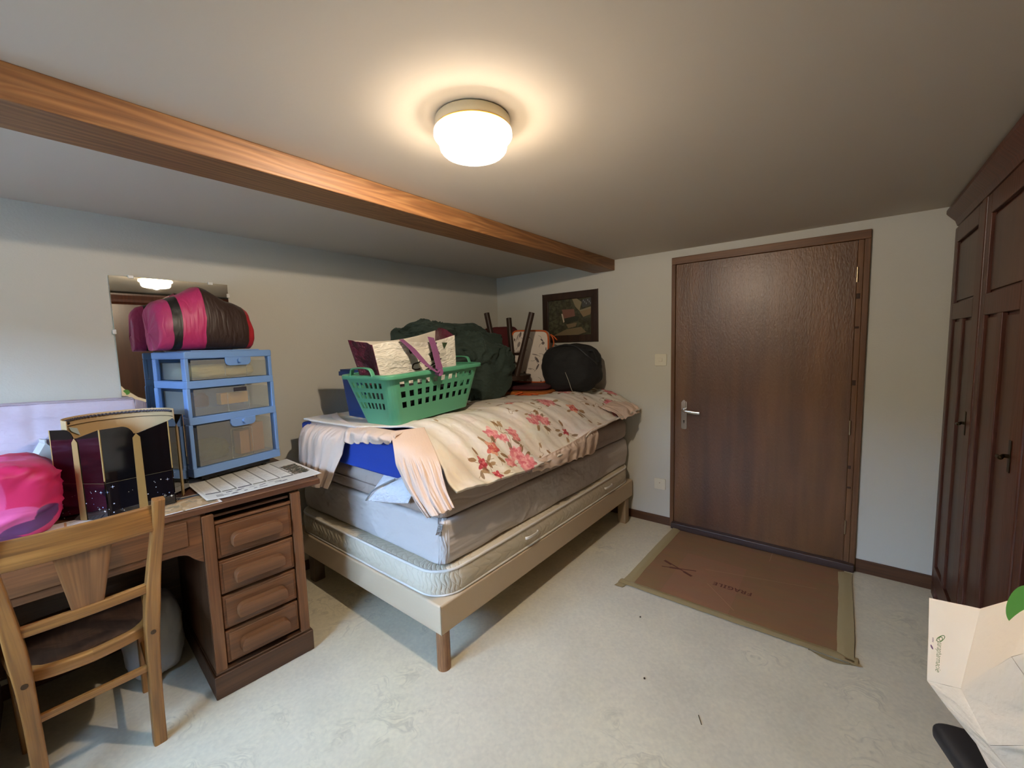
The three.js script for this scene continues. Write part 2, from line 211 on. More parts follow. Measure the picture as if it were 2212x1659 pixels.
// ---------- bed ----------
function roundPad(x0, x1, y0, y1, z0, z1, rc, re, o = {}) { // cushion-shaped slab: plan corners rc, rolled edges re; sag, puff (noise), tilt
  const n = 26, per = [], sx = x1 - x0, sz = z1 - z0, cx = (x0 + x1) / 2, cz = (z0 + z1) / 2, add = (ox, oz, a0) => { for (let i = 0; i <= 10; i++) { const a = a0 + i / 10 * Math.PI / 2; per.push([ox + rc * Math.cos(a), oz + rc * Math.sin(a)]); } };
  const line = (a, b, m) => { for (let i = 1; i < m; i++) per.push([lerp(a[0], b[0], i / m), lerp(a[1], b[1], i / m)]); };
  add(x1 - rc, z1 - rc, 0); line([x1 - rc, z1], [x0 + rc, z1], 26); add(x0 + rc, z1 - rc, Math.PI / 2); line([x0, z1 - rc], [x0, z0 + rc], 30); add(x0 + rc, z0 + rc, Math.PI); line([x0 + rc, z0], [x1 - rc, z0], 26); add(x1 - rc, z0 + rc, -Math.PI / 2); line([x1, z0 + rc], [x1, z1 - rc], 44); per.push(per[0]);
  const prof = [[.02, 0]]; for (let i = 0; i <= 5; i++) { const a = i / 5 * Math.PI / 2; prof.push([1 - re + re * Math.sin(a), re - re * Math.cos(a)]); }
  const m = per.length - 1, h = y1 - y0, rows = []; // inset profile bottom -> side -> top
  for (const k of [.6, .25, .1]) rows.push([k, 0]);
  for (let i = 0; i <= 5; i++) { const a = i / 5 * Math.PI / 2; rows.push([re * (1 - Math.sin(a)), re * (1 - Math.cos(a))]); }
  for (let i = 1; i < 8; i++) rows.push([0, re + (h - 2 * re) * i / 8]);
  for (let i = 0; i <= 5; i++) { const a = i / 5 * Math.PI / 2; rows.push([re * (1 - Math.cos(a)), h - re * (1 - Math.sin(a))]); }
  for (const k of [.08, .14, .25, .4, .6]) rows.push([k, h]);
  let L = 0; const len = per.map((p, i) => (L += i ? Math.hypot(p[0] - per[i - 1][0], p[1] - per[i - 1][1]) : 0)), S = Math.min(sx, sz) / 2;
  return fromGrid((i, j) => {
    const [px, pz] = per[m - i], [ins, y] = rows[j], k = 1 - Math.min(.97, ins / S), kx = 1 - Math.min(.97, ins / (sx / 2)), kz = 1 - Math.min(.97, ins / (sz / 2));
    let x = cx + (px - cx) * kx, z = cz + (pz - cz) * kz, yy = y0 + y; const t = y / h;
    if (o.fn) [x, yy, z] = o.fn(x, yy, z, t, ins < re + .001 ? 1 : 0); return [x, yy, z];
  }, m, rows.length - 1, (i, j) => [len[i], rows[j][1] - rows[j][0]], true);
}
const outX = (x, c = .72) => Math.sign(x - c);
const beigeM = std(0xcbb698, .8, { bumpMap: rep(clothT, .12, .12), bumpScale: .0006 });
{
  const b = thing('bed_base', 'beige upholstered bed base on short legs carrying the stack of mattresses', 'bed base', [0, 0, 0]);
  part('box', BB(.05, 1.385, .186, .3195, .03, 2.056, .009), beigeM, b);
  part('corner_seam', bar([1.3815, .188, 2.0525], [1.3815, .318, 2.0525], [.0028, .0028], [1, 0, 0], 2), std(0xa48f72, .8), b);
  part('leg', new THREE.CylinderGeometry(.03, .03, .1855, 32).translate(1.342, .0928, 2.012), wood(0xa97b55, .45), b, 'round light wooden leg');
  part('leg', bar([1.352, 0, .135], [1.352, .1855, .135], [.034, .034], [0, 0, 1], 8), std(0x9c8566, .7), b);
  part('leg', bar([.165, 0, 1.99], [.165, .1855, 1.99], [.034, .034], [0, 0, 1], 8), std(0x53422f, .7), b);
  part('leg', bar([.11, 0, .12], [.11, .1855, .12], [.034, .034], [0, 0, 1], 8), std(0x53422f, .7), b);
}
const quiltT = tex(512, 512, (u, v) => { const a = Math.abs(Math.sin((u * 6 + .12 * Math.sin(v * 6.283 * 4)) * Math.PI * 2)), b = Math.abs(Math.sin((v * 4 + .12 * Math.sin(u * 6.283 * 6)) * Math.PI * 2)), d = Math.abs(Math.sin((u * 6 + v * 6) * Math.PI)); return clamp(Math.pow(Math.min(a, d + .1), .45) * .8 + .2 * b, 0, 1); }, false);
{
  const t = thing('quilted_mattress', 'cream quilted mattress with white piping, lowest in the stack on the beige bed base', 'mattress'), m = std(0xd5cab2, .75, { bumpMap: rep(quiltT, .5, .3), bumpScale: .004 }), pm = std(0xe2ddd2, .6);
  const body = part('mattress_body', roundPad(.065, 1.374, .3205, .441, .04, 2.042, .13, .012, { fn: (x, y, z, s, e) => { const w = .01 * Math.sin(s * Math.PI) * e; return [x + w * (x > .7 ? 1 : -1) * (z < 1.93 && z > .15 ? 1 : .4), y, z + (z > 1.9 ? w : 0)]; } }), m, t);
  const loop = (y, r) => { const p = [], rc = .13; for (const [ox, oz, a0] of [[1.374 - rc, 2.042 - rc, 0], [.065 + rc, 2.042 - rc, 1.5708], [.065 + rc, .04 + rc, 3.1416], [1.374 - rc, .04 + rc, 4.7124]]) for (let i = 0; i <= 8; i++) { const a = a0 + i / 8 * 1.5708; p.push(new THREE.Vector3(ox + rc * Math.cos(a), y, oz + rc * Math.sin(a))); } return new THREE.TubeGeometry(new THREE.CatmullRomCurve3(p, true, 'centripetal'), 220, r, 8, true); };
  part('piping', loop(.4365, .0065), pm, t); part('piping', loop(.327, .0055), pm, t);
  for (const z of [1.40, .47]) part('handle', loft(spline([[1.385, .386, z + .055], [1.397, .388, z + .045], [1.397, .388, z - .045], [1.385, .386, z - .055]], 16), [.007, .003], [0, 1, 0], 4), pm, t, 'white fabric carrying handle');
}
{
  const m = std(0xcfc8c2, .85, { bumpMap: rep(crumpleT, .9, .6), bumpScale: .02 }), t = thing('sheeted_mattress', 'thick mattress in a white fitted sheet lying on the cream quilted one', 'mattress');
  part('fitted_sheet', roundPad(.075, 1.345, .4425, .652, .045, 1.995, .035, .02, { fn: (x, y, z, s, e) => { const f = fb3(x * 3, s * 2, z * 3.2) * .012 * e, lo = (1 - s) * e; return [x + (x > .72 ? 1 : -1) * (f + .008 * Math.sin(s * 3.14)), y + (s < .25 && e ? .012 * Math.max(0, fb3(x * 5, 1, z * 5) + .2) : 0), z + (z > 1.5 ? f : 0)]; } }), m, t);
  part('sheet_fold', slab(16, 10, (u, v) => [1.345 + .012 * (1 - v) - .03 * u, .648 - .05 * v, 1.997 + .012 * Math.sin(u * 9) * v - .0 * u], .003), m, t);
}
{
  const leaf = tex(512, 512, (u, v) => { const a = Math.sin((u * 5 + .3 * Math.sin(v * 12.57)) * 6.283), b = Math.abs(fbm(u * 5, v * 5, 77, 3, 5, 5)); return .6 + .25 * Math.pow(Math.abs(a), 6) - .5 * step(.0, .08, .08 - b); }, false);
  const m = std(0xb3a397, .8, { bumpMap: rep(leaf, .5, .5), bumpScale: .003 }), t = thing('taupe_mattress', 'taupe mattress with rolled edges under the blue foam block, third from the floor', 'mattress');
  part('mattress_body', roundPad(.085, 1.352, .6535, .808, .05, 2.0, .05, .045, { fn: (x, y, z, s, e) => [x + .004 * e * fb3(x * 4, y * 6, z * 4), y + .006 * fb3(x * 2.2, 3, z * 2.2) * (s > .5 ? 1 : 0), z] }), m, t);
  part('edge_seam', tube([[.1, .73, 2.0012], [.7, .73, 2.0035], [1.325, .73, 2.0005]], .003), std(0x8f8177, .8), t);
}
single('blue_foam_mattress', 'bright royal blue foam mattress block under the flowered bedspread', 'mattress', roundPad(.205, 1.13, .815, 1.003, .06, 2.042, .02, .014, { fn: (x, y, z, s) => [x, y - .006 * (x > 1 ? 0 : 1) * s, z] }), std(0x1d3f9f, .75, { bumpMap: rep(clothT, .15, .15), bumpScale: .0005 }));
{ // bedspread
  const sz = 1.45, lz = 2.12, s0 = .79; // arc length at the crest
  const floral = canvas(1024, 1500, (c, w, h) => {
    const X = (s) => (s + s0) / sz * w, Z = (z) => (1 - z / lz) * h, k = w / sz, r = rng(31);
    c.fillStyle = '#e6e0d5'; c.fillRect(0, 0, w, h);
    for (let i = 0; i < 500; i++) { c.fillStyle = `rgba(${205 + r() * 40 | 0},${190 + r() * 35 | 0},${160 + r() * 40 | 0},.10)`; c.beginPath(); c.arc(r() * w, r() * h, 20 + r() * 50, 0, 7); c.fill(); }
    const petal = (x, y, a, l, wd, col) => { c.save(); c.translate(x, y); c.rotate(a); c.fillStyle = col; c.beginPath(); c.moveTo(0, 0); c.bezierCurveTo(wd, -l * .2, wd, -l * .9, 0, -l); c.bezierCurveTo(-wd, -l * .9, -wd, -l * .2, 0, 0); c.fill(); c.restore(); };
    const leafs = (x, y, n, l) => { for (let i = 0; i < n; i++) { const a = r() * 6.28; c.strokeStyle = 'rgba(120,85,50,.6)'; c.lineWidth = 2; c.beginPath(); c.moveTo(x, y); c.quadraticCurveTo(x + 14 * Math.cos(a), y + 26 * Math.sin(a), x + l * 1.2 * Math.sin(a), y - l * 1.2 * Math.cos(a)); c.stroke(); petal(x + l * .55 * Math.sin(a), y - l * .55 * Math.cos(a), a + r() * .6, l * .62, l * .16, ['rgba(133,96,58,.85)', 'rgba(154,120,80,.8)', 'rgba(115,88,60,.75)'][i % 3]); } };
    const bloom = (x, y, R, cols, n = 8) => { for (let q = 0; q < 3; q++) for (let i = 0; i < n; i++) petal(x, y, (i + q * .5) / n * 6.28 + r() * .4, R * (1 - q * .27) * (.8 + r() * .35), R * .36, cols[(q + i) % cols.length]); for (let i = 0; i < 16; i++) { c.fillStyle = 'rgba(245,205,195,.35)'; c.beginPath(); c.arc(x + (r() - .5) * R, y + (r() - .5) * R, R * .09, 0, 7); c.fill(); } };
    const pink = ['rgba(222,128,132,.75)', 'rgba(235,165,160,.75)', 'rgba(208,98,108,.75)'], red = ['rgba(178,48,62,.9)', 'rgba(205,85,90,.85)', 'rgba(150,36,50,.85)'], rose = ['rgba(214,104,92,.85)', 'rgba(233,160,130,.85)', 'rgba(190,70,72,.85)'];
    const cluster = (s, z, n, R) => { leafs(X(s), Z(z), 6, .09 * k); for (let i = 0; i < n; i++) bloom(X(s + (r() - .5) * .10), Z(z + (r() - .5) * .15), R * k * (.75 + r() * .5), pink, 6); };
    cluster(.224, 1.469, 5, .042); cluster(.2, 1.119, 6, .044); cluster(.046, .807, 5, .04); cluster(.39, 1.48, 7, .048); cluster(.30, .25, 9, .06); cluster(-.05, .45, 4, .04); cluster(.1, .06, 4, .05); cluster(-.4, 1.75, 4, .045);
    for (const [s, z, R, cc] of [[.289, 1.616, .05, rose], [.345, 1.745, .045, red], [.43, 1.70, .034, red], [.18, .669, .05, rose], [-.03, 1.12, .032, rose], [.33, .95, .03, red], [-.35, 1.2, .05, rose], [-.55, .7, .05, red]]) { leafs(X(s), Z(z), 5, .085 * k); bloom(X(s), Z(z), R * k, cc, 5); }
    for (let i = 0; i < 26; i++) leafs(X(-.7 + r() * 1.25), Z(r() * 2), 2, .06 * k);
  });
  const fabric = (col, o = {}) => std(col, .8, { side: THREE.DoubleSide, sheen: .3, bumpMap: rep(clothT, .1, .1), bumpScale: .0005, ...o });
  const fm = std(0xffffff, .72, { map: floral, bumpMap: rep(crumpleT, .38, .38), bumpScale: .006, sheen: .25 }), rm = fabric(0xddc5b2);
  const t = thing('bedspread', 'cream bedspread with pink flowers and peach ruffles draped over the blue foam block', 'bedspread');
  const low = (z) => { const K = [[0, .885], [.12, .872], [.36, .858], [.75, .84], [.95, .79], [1.12, .763], [1.44, .76], [1.8, .775], [2.0, .79], [2.2, .8]]; for (let i = 1; i < K.length; i++) if (z <= K[i][0]) return lerp(K[i - 1][1], K[i][1], sm((z - K[i - 1][0]) / (K[i][0] - K[i - 1][0]))); return .8; };
  const prof = (z) => { const b = low(z), k = step(.5, .05, z), c = new THREE.CatmullRomCurve3([[.26, 1.012, 0], [.6, 1.014, 0], [.95, 1.018, 0], [1.07 + .05 * k, 1.016 - .02 * k, 0], [1.17 + .06 * k, .978 - .01 * k, 0], [1.27 + .06 * k, .907 + .02 * k, 0], [1.37 + .04 * k, lerp(.83, b, .45), 0], [1.425 + .02 * k, b, 0]].map(V), false, 'centripetal'); return c; };
  const NV = 120, NU = 96, cs = Array.from({ length: NV + 1 }, (_, j) => prof(j / NV * 2.03 + .02)), rows = cs.map((c) => c.getPoints(NU));
  const lens = rows.map((p) => { let L = 0; return p.map((q, i) => (L += i ? q.distanceTo(p[i - 1]) : 0)); });
  const Q = (u, v) => {
    const i = Math.round(u * NU), j = Math.round(v * NV), p = rows[j][i], s = lens[j][i] - s0; let z = .02 + v * 2.03; // front edge runs back along the drop
    if (v > .8) z -= (v - .8) / .2 * (.14 * step(-.25, .05, s) - .07 * step(.05, .5, s));
    const drop = step(-.05, .2, s), fold = (1 - 2 * Math.abs(fb3(z * 9 + s * 2.5, s * 1.6, 2, 3))) * .016 + fb3(z * 16 + s * 4, s * 3, 5, 3) * .012, back = step(.5, .1, z) * .04 * Math.max(0, fb3(z * 7, s * 7, 8, 3) + .15), hol = .012 * fb3(s * 6, z * 6, 3);
    const n = lerp(0, 1, drop), d = fold * (.35 + .65 * step(-.2, .1, s)) * (s < -.25 ? .3 : 1) + back + Math.abs(hol) * .5;
    return [p.x + n * .6 * d, Math.max(s < .02 ? 1.006 : 0, p.y + d * (1 - .4 * n)), z + .012 * fb3(s * 8, z * 2, 4)];
  };
  part('quilt', slab(NU, NV, Q, .01, (u, v) => { const i = Math.round(u * NU), j = Math.round(v * NV); return [lens[j][i] / sz, (.02 + v * 2.03) / lz]; }), fm, t);
  // ruffles: a gathered frill between two edge curves, pleats growing downwards
  const frill = (Lp, Rp, n, amp, dir, start = .1, seed = 1, nu = 90, nv = 36) => { const L = new THREE.CatmullRomCurve3(Lp.map(V)), R = new THREE.CatmullRomCurve3(Rp.map(V)), dv = V(dir).normalize(); return slab(nu, nv, (u, v) => { const p = L.getPoint(v).lerp(R.getPoint(v), u), w = step(start, start + .25, v), ph = u * n + 1.1 * fb3(u * 4, v * 1.2, seed) + .25 * fb3(u * 9, v * 2, seed + 3), am = .35 + .9 * clamp(.5 + fb3(u * 5, v * .8, seed + 8)), pl = Math.sin(ph * 2.7 * 6.283) * amp * .38 * Math.exp(-(((v - start - .1) / .2) ** 2)) * w + Math.sin(ph * 6.283) * .62 * amp * am * w * (.35 + .65 * v) + .012 * fb3(u * 3, v * 3, seed + 5) * w, bu = Math.sin(u * Math.PI) * .02; return p.addScaledVector(dv, pl + bu).toArray().map((q, k) => q + (k === 1 ? .005 * Math.sin(ph * 6.283 + 1) * v * w : 0)); }, .0035, (u, v) => [u * .4, v * .3]); };
  part('ruffle', frill([[1.07, 1.03, 2.035], [1.165, .985, 2.09], [1.20, .91, 2.10], [1.26, .82, 2.10], [1.375, .722, 2.10]], [[1.13, 1.03, 1.89], [1.29, .95, 1.965], [1.37, .89, 2.0], [1.42, .82, 2.02], [1.475, .765, 2.035]], 4, .013, [.55, .15, .85], .32, 3), rm, t, 'gathered peach ruffle hanging over the corner');
  part('ruffle', frill([[.29, 1.03, 1.86], [.275, .97, 2.06], [.262, .81, 2.085], [.335, .672, 2.10]], [[.73, 1.026, 2.02], [.74, .96, 2.075], [.715, .86, 2.085], [.58, .69, 2.10]], 4.2, .022, [.1, .15, 1], .12, 5), rm, t, 'peach ruffle hanging over the foot');
  part('ruffle', frill([[.715, 1.026, 2.0], [.725, 1.0, 2.06], [.735, .945, 2.078]], [[1.12, 1.026, 2.0], [1.14, 1.012, 2.06], [1.12, .99, 2.066]], 5, .012, [0, .2, 1], .05, 7, 80, 20), rm, t, 'short gathered edge folded under');
  part('ruffle', frill([[1.405, .79, 1.43], [1.418, .775, 1.43], [1.42, .742, 1.42]], [[1.41, .86, .70], [1.425, .80, .70], [1.425, .70, .74]], 7, .012, [1, 0, 0], .0, 9, 110, 26), rm, t, 'peach ruffle under the quilt edge');
  part('ruffle', frill([[1.30, .945, .42], [1.40, .90, .40], [1.44, .852, .38]], [[1.26, .955, .05], [1.38, .93, .04], [1.455, .87, .05]], 3, .018, [1, .4, 0], .0, 11, 60, 22), rm, t, 'crumpled ruffle end');
}
{
  const m = std(0xe4e6ea, .8, { bumpMap: rep(crumpleT, .4, .4), bumpScale: .006 }), p = thing('white_pillow', 'white pillow corner poking out below the blue foam block', 'pillow');
  const A = V([.985, .838, 1.985]), Bq = V([1.22, .85, 1.985]), Cq = V([.878, .672, 2.052]), Dq = V([1.24, .745, 2.075]);
  part('pillow_case', slab(40, 30, (u, v) => { const q = A.clone().lerp(Bq, u).lerp(Cq.clone().lerp(Dq, u), v), b = Math.min(1, 3.2 * Math.min(u, 1 - u)) ** .8 * Math.min(1, 3.2 * Math.min(v, 1 - v)) ** .8 * .034 + .006 * fb3(u * 4, v * 4, 2) * Math.min(1, 8 * u, 8 * v); return [q.x, q.y + b * .3, q.z + b + .004]; }, .005), m, p);
  part('seam', tube([[.884, .678, 2.066], [.95, .735, 2.075], [1.05, .79, 2.082], [1.12, .825, 2.06]], .004, 40), std(0x8d8f90, .8), p);
}
// ---------- things on the bed ----------
{
  const b = thing('storage_bin', 'dark blue plastic storage bin standing behind the green laundry basket', 'bin'), m = std(0x16386f, .4);
  const wall = (k) => shp([[0, 0]]);
  const body = loft([[.52, 1.018, 1.70], [.52, 1.27, 1.70]], [[.175, .09], [.2, .112]], [0, 0, 1], 9, 48), inner = loft([[.52, 1.03, 1.70], [.52, 1.272, 1.70]], [[.168, .083], [.195, .105]], [0, 0, 1], 9, 48);
  part('bin_body', merge([body]), m, b); part('rim', loft([[.52, 1.262, 1.70], [.52, 1.285, 1.70]], [.212, .122], [0, 0, 1], 9, 48), m, b); part('lid', loft([[.52, 1.2855, 1.70], [.52, 1.297, 1.70]], [.205, .116], [0, 0, 1], 9, 48), std(0x1c4079, .4), b);
}
{ // laundry basket
  const t = thing('laundry_basket', 'green plastic laundry basket with rows of square holes on the bedspread', 'basket', [.836, 1.043, 1.672], .08), m = std(0x559e7c, .34, { side: THREE.DoubleSide });
  t.rotation.x = .042;
  const h = .248, w0 = .122, w1 = .178, l0 = .282, l1 = .345, rc = .05, th = .0035;
  // perimeter from the middle of the near end; long sides run along z
  const S = [], hole = []; const pushSide = (axis, n, holed) => { for (let i = 0; i < n; i++) { S.push([axis, i / n, (i + .24) / n, false], [axis, (i + .24) / n, (i + .78) / n, holed], [axis, (i + .78) / n, (i + 1) / n, false]); } };
  pushSide(0, 10, true); for (let i = 0; i < 6; i++) S.push([1, i / 6, (i + 1) / 6, false]); pushSide(2, 7, true); for (let i = 0; i < 6; i++) S.push([3, i / 6, (i + 1) / 6, false]); pushSide(4, 10, true); for (let i = 0; i < 6; i++) S.push([5, i / 6, (i + 1) / 6, false]); pushSide(6, 7, true); for (let i = 0; i < 6; i++) S.push([7, i / 6, (i + 1) / 6, false]);
  const T = [[0, .08, 0], [.08, .33, 0], [.33, .455, 1], [.455, .545, 0], [.545, .67, 1], [.67, .76, 0], [.76, .87, 1], [.87, 1, 0]];
  const at = (seg, f, y, off = 0) => { const w = lerp(w0, w1, y) - off, l = lerp(l0, l1, y) - off, r = rc - off, a = (x0, z0, a0) => [x0 + r * Math.cos(a0 + f * 1.5708), z0 + r * Math.sin(a0 + f * 1.5708)]; let q;
    if (seg === 0) q = [w, lerp(-(l - r), l - r, f)]; if (seg === 1) q = a(w - r, l - r, 0); if (seg === 2) q = [lerp(w - r, -(w - r), f), l]; if (seg === 3) q = a(-(w - r), l - r, 1.5708); if (seg === 4) q = [-w, lerp(l - r, -(l - r), f)]; if (seg === 5) q = a(-(w - r), -(l - r), 3.1416); if (seg === 6) q = [lerp(-(w - r), w - r, f), -l]; if (seg === 7) q = a(w - r, -(l - r), 4.7124);
    return [q[0], y * h, q[1]]; };
  const pos = [], quad = (a, b, c, d) => pos.push(...a, ...b, ...c, ...a, ...c, ...d), isH = (i, j) => S[(i + S.length) % S.length][3] && T[j] && T[j][2];
  S.forEach((s, i) => T.forEach((y, j) => { const o = [at(s[0], s[1], y[0]), at(s[0], s[2], y[0]), at(s[0], s[2], y[1]), at(s[0], s[1], y[1])], n = [at(s[0], s[1], y[0], th), at(s[0], s[2], y[0], th), at(s[0], s[2], y[1], th), at(s[0], s[1], y[1], th)];
    if (isH(i, j)) { quad(o[0], n[0], n[1], o[1]); quad(o[1], n[1], n[2], o[2]); quad(o[2], n[2], n[3], o[3]); quad(o[3], n[3], n[0], o[0]); } else { quad(o[0], o[3], o[2], o[1]); quad(n[0], n[1], n[2], n[3]); } }));
  const g = new THREE.BufferGeometry(); g.setAttribute('position', new THREE.Float32BufferAttribute(pos, 3)); g.computeVertexNormals(); part('basket_wall', boxUV(g), m, t);
  part('basket_floor', extr(rrect(-w0 + .002, w0 - .002, -l0 + .002, l0 - .002, rc), .003, 0).rotateX(-Math.PI / 2), m, t);
  const rimP = []; for (let k = 0; k <= 1; k++) { } const ring = []; for (const seg of [0, 1, 2, 3, 4, 5, 6, 7]) for (let i = 0; i < (seg % 2 ? 8 : 6); i++) ring.push(V(at(seg, i / (seg % 2 ? 8 : 6), 1, -.009)));
  const rc3 = new THREE.CatmullRomCurve3(ring, true, 'centripetal'), rs = new THREE.Shape(); rs.moveTo(-.006, -.013); rs.lineTo(.004, -.013); rs.lineTo(.004, .011); rs.lineTo(-.006, .011);
  const NR = 180, RP = rc3.getSpacedPoints(NR), sec = [[-.014, .004], [-.012, .008], [.006, .006], [.010, .001], [.009, -.014], [.006, -.014], [.006, -.002], [-.012, -.001], [-.014, .004]];
  part('rim', fromGrid((i, j) => { const p = RP[j % NR], q = RP[(j + 1) % NR], o = RP[(j - 1 + NR) % NR], tx = q.x - o.x, tz = q.z - o.z, L = Math.hypot(tx, tz), nx = tz / L, nz = -tx / L, s = Math.sign(nx * p.x + nz * p.z) || 1; return [p.x + nx * s * sec[i][0], p.y + sec[i][1], p.z + nz * s * sec[i][0]]; }, sec.length - 1, NR, (i, j) => [i, j / NR]), m, t);
  for (const s of [-1, 1]) part('handle', loft(spline([[-.085, h + .0, s * .353], [-.07, h + .032, s * .355], [-.05, h + .040, s * .356], [.05, h + .040, s * .356], [.07, h + .032, s * .355], [.085, h, s * .353]], 40), [.011, .0035], [0, 0, 1], 4), m, t);
}
{ // shopping bag in the basket
  const print = canvas(1024, 512, (c, w, h) => { const r = rng(3); c.fillStyle = '#e6e1d3'; c.fillRect(0, 0, w, h); c.fillStyle = '#cfcabd'; c.fillRect(360, 0, 520, h); c.fillStyle = '#e2dccb'; c.fillRect(430, 60, 220, 330);
    c.fillStyle = '#2b2620'; c.beginPath(); c.moveTo(380, 60); c.lineTo(450, 110); c.lineTo(440, 140); c.lineTo(390, 150); c.fill(); c.fillStyle = '#d3d0c6'; c.fillRect(395, 150, 90, 260);
    c.strokeStyle = '#2a211c'; c.lineWidth = 17; c.beginPath(); c.moveTo(505, 240); c.bezierCurveTo(490, 280, 410, 240, 405, 320); c.bezierCurveTo(405, 350, 470, 350, 500, 335); c.stroke();
    for (let i = 0; i < 60; i++) { c.fillStyle = ['#32402a', '#4b5a3a', '#20261c', '#5d5f52'][i % 4]; c.beginPath(); c.ellipse(650 + r() * 130, 140 + r() * 90, 8 + r() * 24, 5 + r() * 10, r() * 3, 0, 7); c.fill(); }
    for (let i = 0; i < 26; i++) { c.fillStyle = ['#1d1a18', '#efeee8', '#5a5650', '#26201d'][i % 4]; c.save(); c.translate(560 + r() * 220, 250 + r() * 130); c.rotate(-.7 + r() * 1.4); c.fillRect(0, 0, 18 + r() * 80, 7 + r() * 20); c.restore(); }
    c.fillStyle = '#3a4a33'; c.beginPath(); c.moveTo(830, 40); c.lineTo(910, 60); c.lineTo(850, 130); c.fill(); c.fillStyle = '#35303a'; c.beginPath(); c.moveTo(720, 30); c.lineTo(770, 20); c.lineTo(760, 50); c.fill(); });
  const wm = std(0xffffff, .35, { map: print, bumpMap: rep(crumpleT, .45, .45), bumpScale: .01, side: THREE.DoubleSide }), lin = std(0xdad4c4, .5, { side: THREE.DoubleSide }), mar = std(0x5b1630, .3, { bumpMap: rep(crumpleT, .3, .3), bumpScale: .008, side: THREE.DoubleSide });
  single('dark_laundry', 'dark navy clothes filling the green laundry basket beneath the shopping bag', 'clothes', boxUV(blob([.838, 1.128, 1.672], [.112, .090, .255], { e: 4, amp: .10, seed: 12, freq: 3, flat: -.97 })), std(0x1d2128, .9));
  const t = thing('shopping_bag', 'crinkled white and maroon shopping bag with purple straps sitting in the green basket', 'bag');
  const P = { FL: [.862, 1.428, 1.968], FR: [.905, 1.468, 1.455], BL: [.64, 1.458, 1.965], BR: [.68, 1.512, 1.40], fl: [.872, 1.222, 1.93], fr: [.915, 1.222, 1.46], bl: [.70, 1.222, 1.93], br: [.72, 1.222, 1.46] };
  const side = (a, b, c, d, seed, bulge, top = () => 0) => slab(48, 30, (u, v) => { const q = V(P[a]).lerp(V(P[b]), u).lerp(V(P[c]).lerp(V(P[d]), u), v), n = V(P[b]).sub(V(P[a])).cross(V(P[c]).sub(V(P[a]))).normalize().negate(), f = fb3(u * 3 + seed, v * 3, seed, 3) * .02 + bulge * Math.sin(u * 3.14) * Math.sin(v * 2.2 + .5), k = Math.min(1, 6 * u, 6 * (1 - u)); q.addScaledVector(n, -f * k); q.y += top(u) * (1 - v); return q.toArray(); }, .002, (u, v) => [u, 1 - v]);
  part('front_panel', side('FL', 'FR', 'fl', 'fr', 1, -.012, (u) => .010 * Math.sin(u * 7) - .008 * Math.sin(u * 3.14)), wm, t); part('side_gusset', side('BL', 'FL', 'bl', 'fl', 2, .02), mar, t, 'maroon side panel'); part('back_panel', side('BR', 'BL', 'br', 'bl', 3, 0, (u) => -.03 * Math.sin(u * 3.14)), lin, t); part('side_gusset', side('FR', 'BR', 'fr', 'br', 4, .03, (u) => .03 * Math.sin(u * 3.14)), mar, t, 'maroon side panel');
  const sm2 = std(0x86507c, .75, { bumpMap: rep(clothT, .04, .04), bumpScale: .0005 });
  part('strap', loft(spline([[.89, 1.452, 1.815], [.93, 1.41, 1.79], [.965, 1.36, 1.765], [.995, 1.325, 1.75], [1.045, 1.296, 1.745], [1.055, 1.283, 1.72], [1.03, 1.30, 1.69], [.975, 1.345, 1.655], [.94, 1.40, 1.638], [.905, 1.462, 1.632]], 60), [.025, .0016], [0, .35, 1], 5), sm2, t, 'purple fabric strap');
}
{ // green coat heaped on a stool
  const m = std(0x2b3a33, .85, { sheen: .4, sheenColor: new THREE.Color(.2, .3, .25), bumpMap: rep(crumpleT, .6, .6), bumpScale: .02 }), g = [];
  const o = { amp: .27, freq: 1.6, ridge: .85, nu: 110, nv: 80, stretch: [1, .55, 1] }; g.push(blob([.36, 1.27, 1.06], [.29, .25, .38], { ...o, seed: 3, e: 3.4 }), blob([.42, 1.50, 1.24], [.15, .085, .17], { ...o, seed: 5 }), blob([.575, 1.205, .88], [.175, .195, .20], { ...o, seed: 8, e: 2.8 }), blob([.36, 1.475, .92], [.19, .10, .22], { ...o, seed: 11 }), blob([.52, 1.36, .98], [.20, .14, .22], { ...o, seed: 17, amp: .3 }), blob([.595, 1.325, .82], [.14, .10, .15], { ...o, seed: 23, amp: .28 }));
  single('green_coat', 'dark green coat heaped up at the back of the bed behind the basket', 'coat', (() => { const q = merge(g), p = q.attributes.position; for (let i = 0; i < p.count; i++) if (p.getX(i) < .02) p.setX(i, .02 - .01 * Math.tanh((.02 - p.getX(i)) * 8)); return q; })(), m);
}
{ // upturned stool
  const m = wood(0x3b2a20, .5), t = thing('upturned_stool', 'dark brown wooden stool lying upside down with its legs in the air', 'stool', [.57, 1.14, .565]);
  part('seat', loft([[0, 0, 0], [0, .035, 0]], [[.17, .17], [.175, .175]], [0, 0, 1], 2.4, 40).translate(.02, 0, .03), m, t);
  for (const [a, b] of [[[-.07, .036, .02], [-.172, .53, .04]], [[-.02, .036, -.10], [-.085, .49, -.135]], [[.168, .036, .10], [.27, .505, .03]]]) part('leg', bar(a, b, [.021, .021], [1, 0, .2], 2.3), m, t);
  part('stretcher', bar([-.10, .2, .02], [.18, .2, .08], [.011, .011], [0, 0, 1], 2), m, t);
}
single('red_seat_cushion', 'dark red square cushion standing behind the upturned stool legs', 'cushion', blob([.27, 1.295, .30], [.20, .27, .05], { e: 6, amp: .03, seed: 6 }), std(0x5a1c1f, .85));
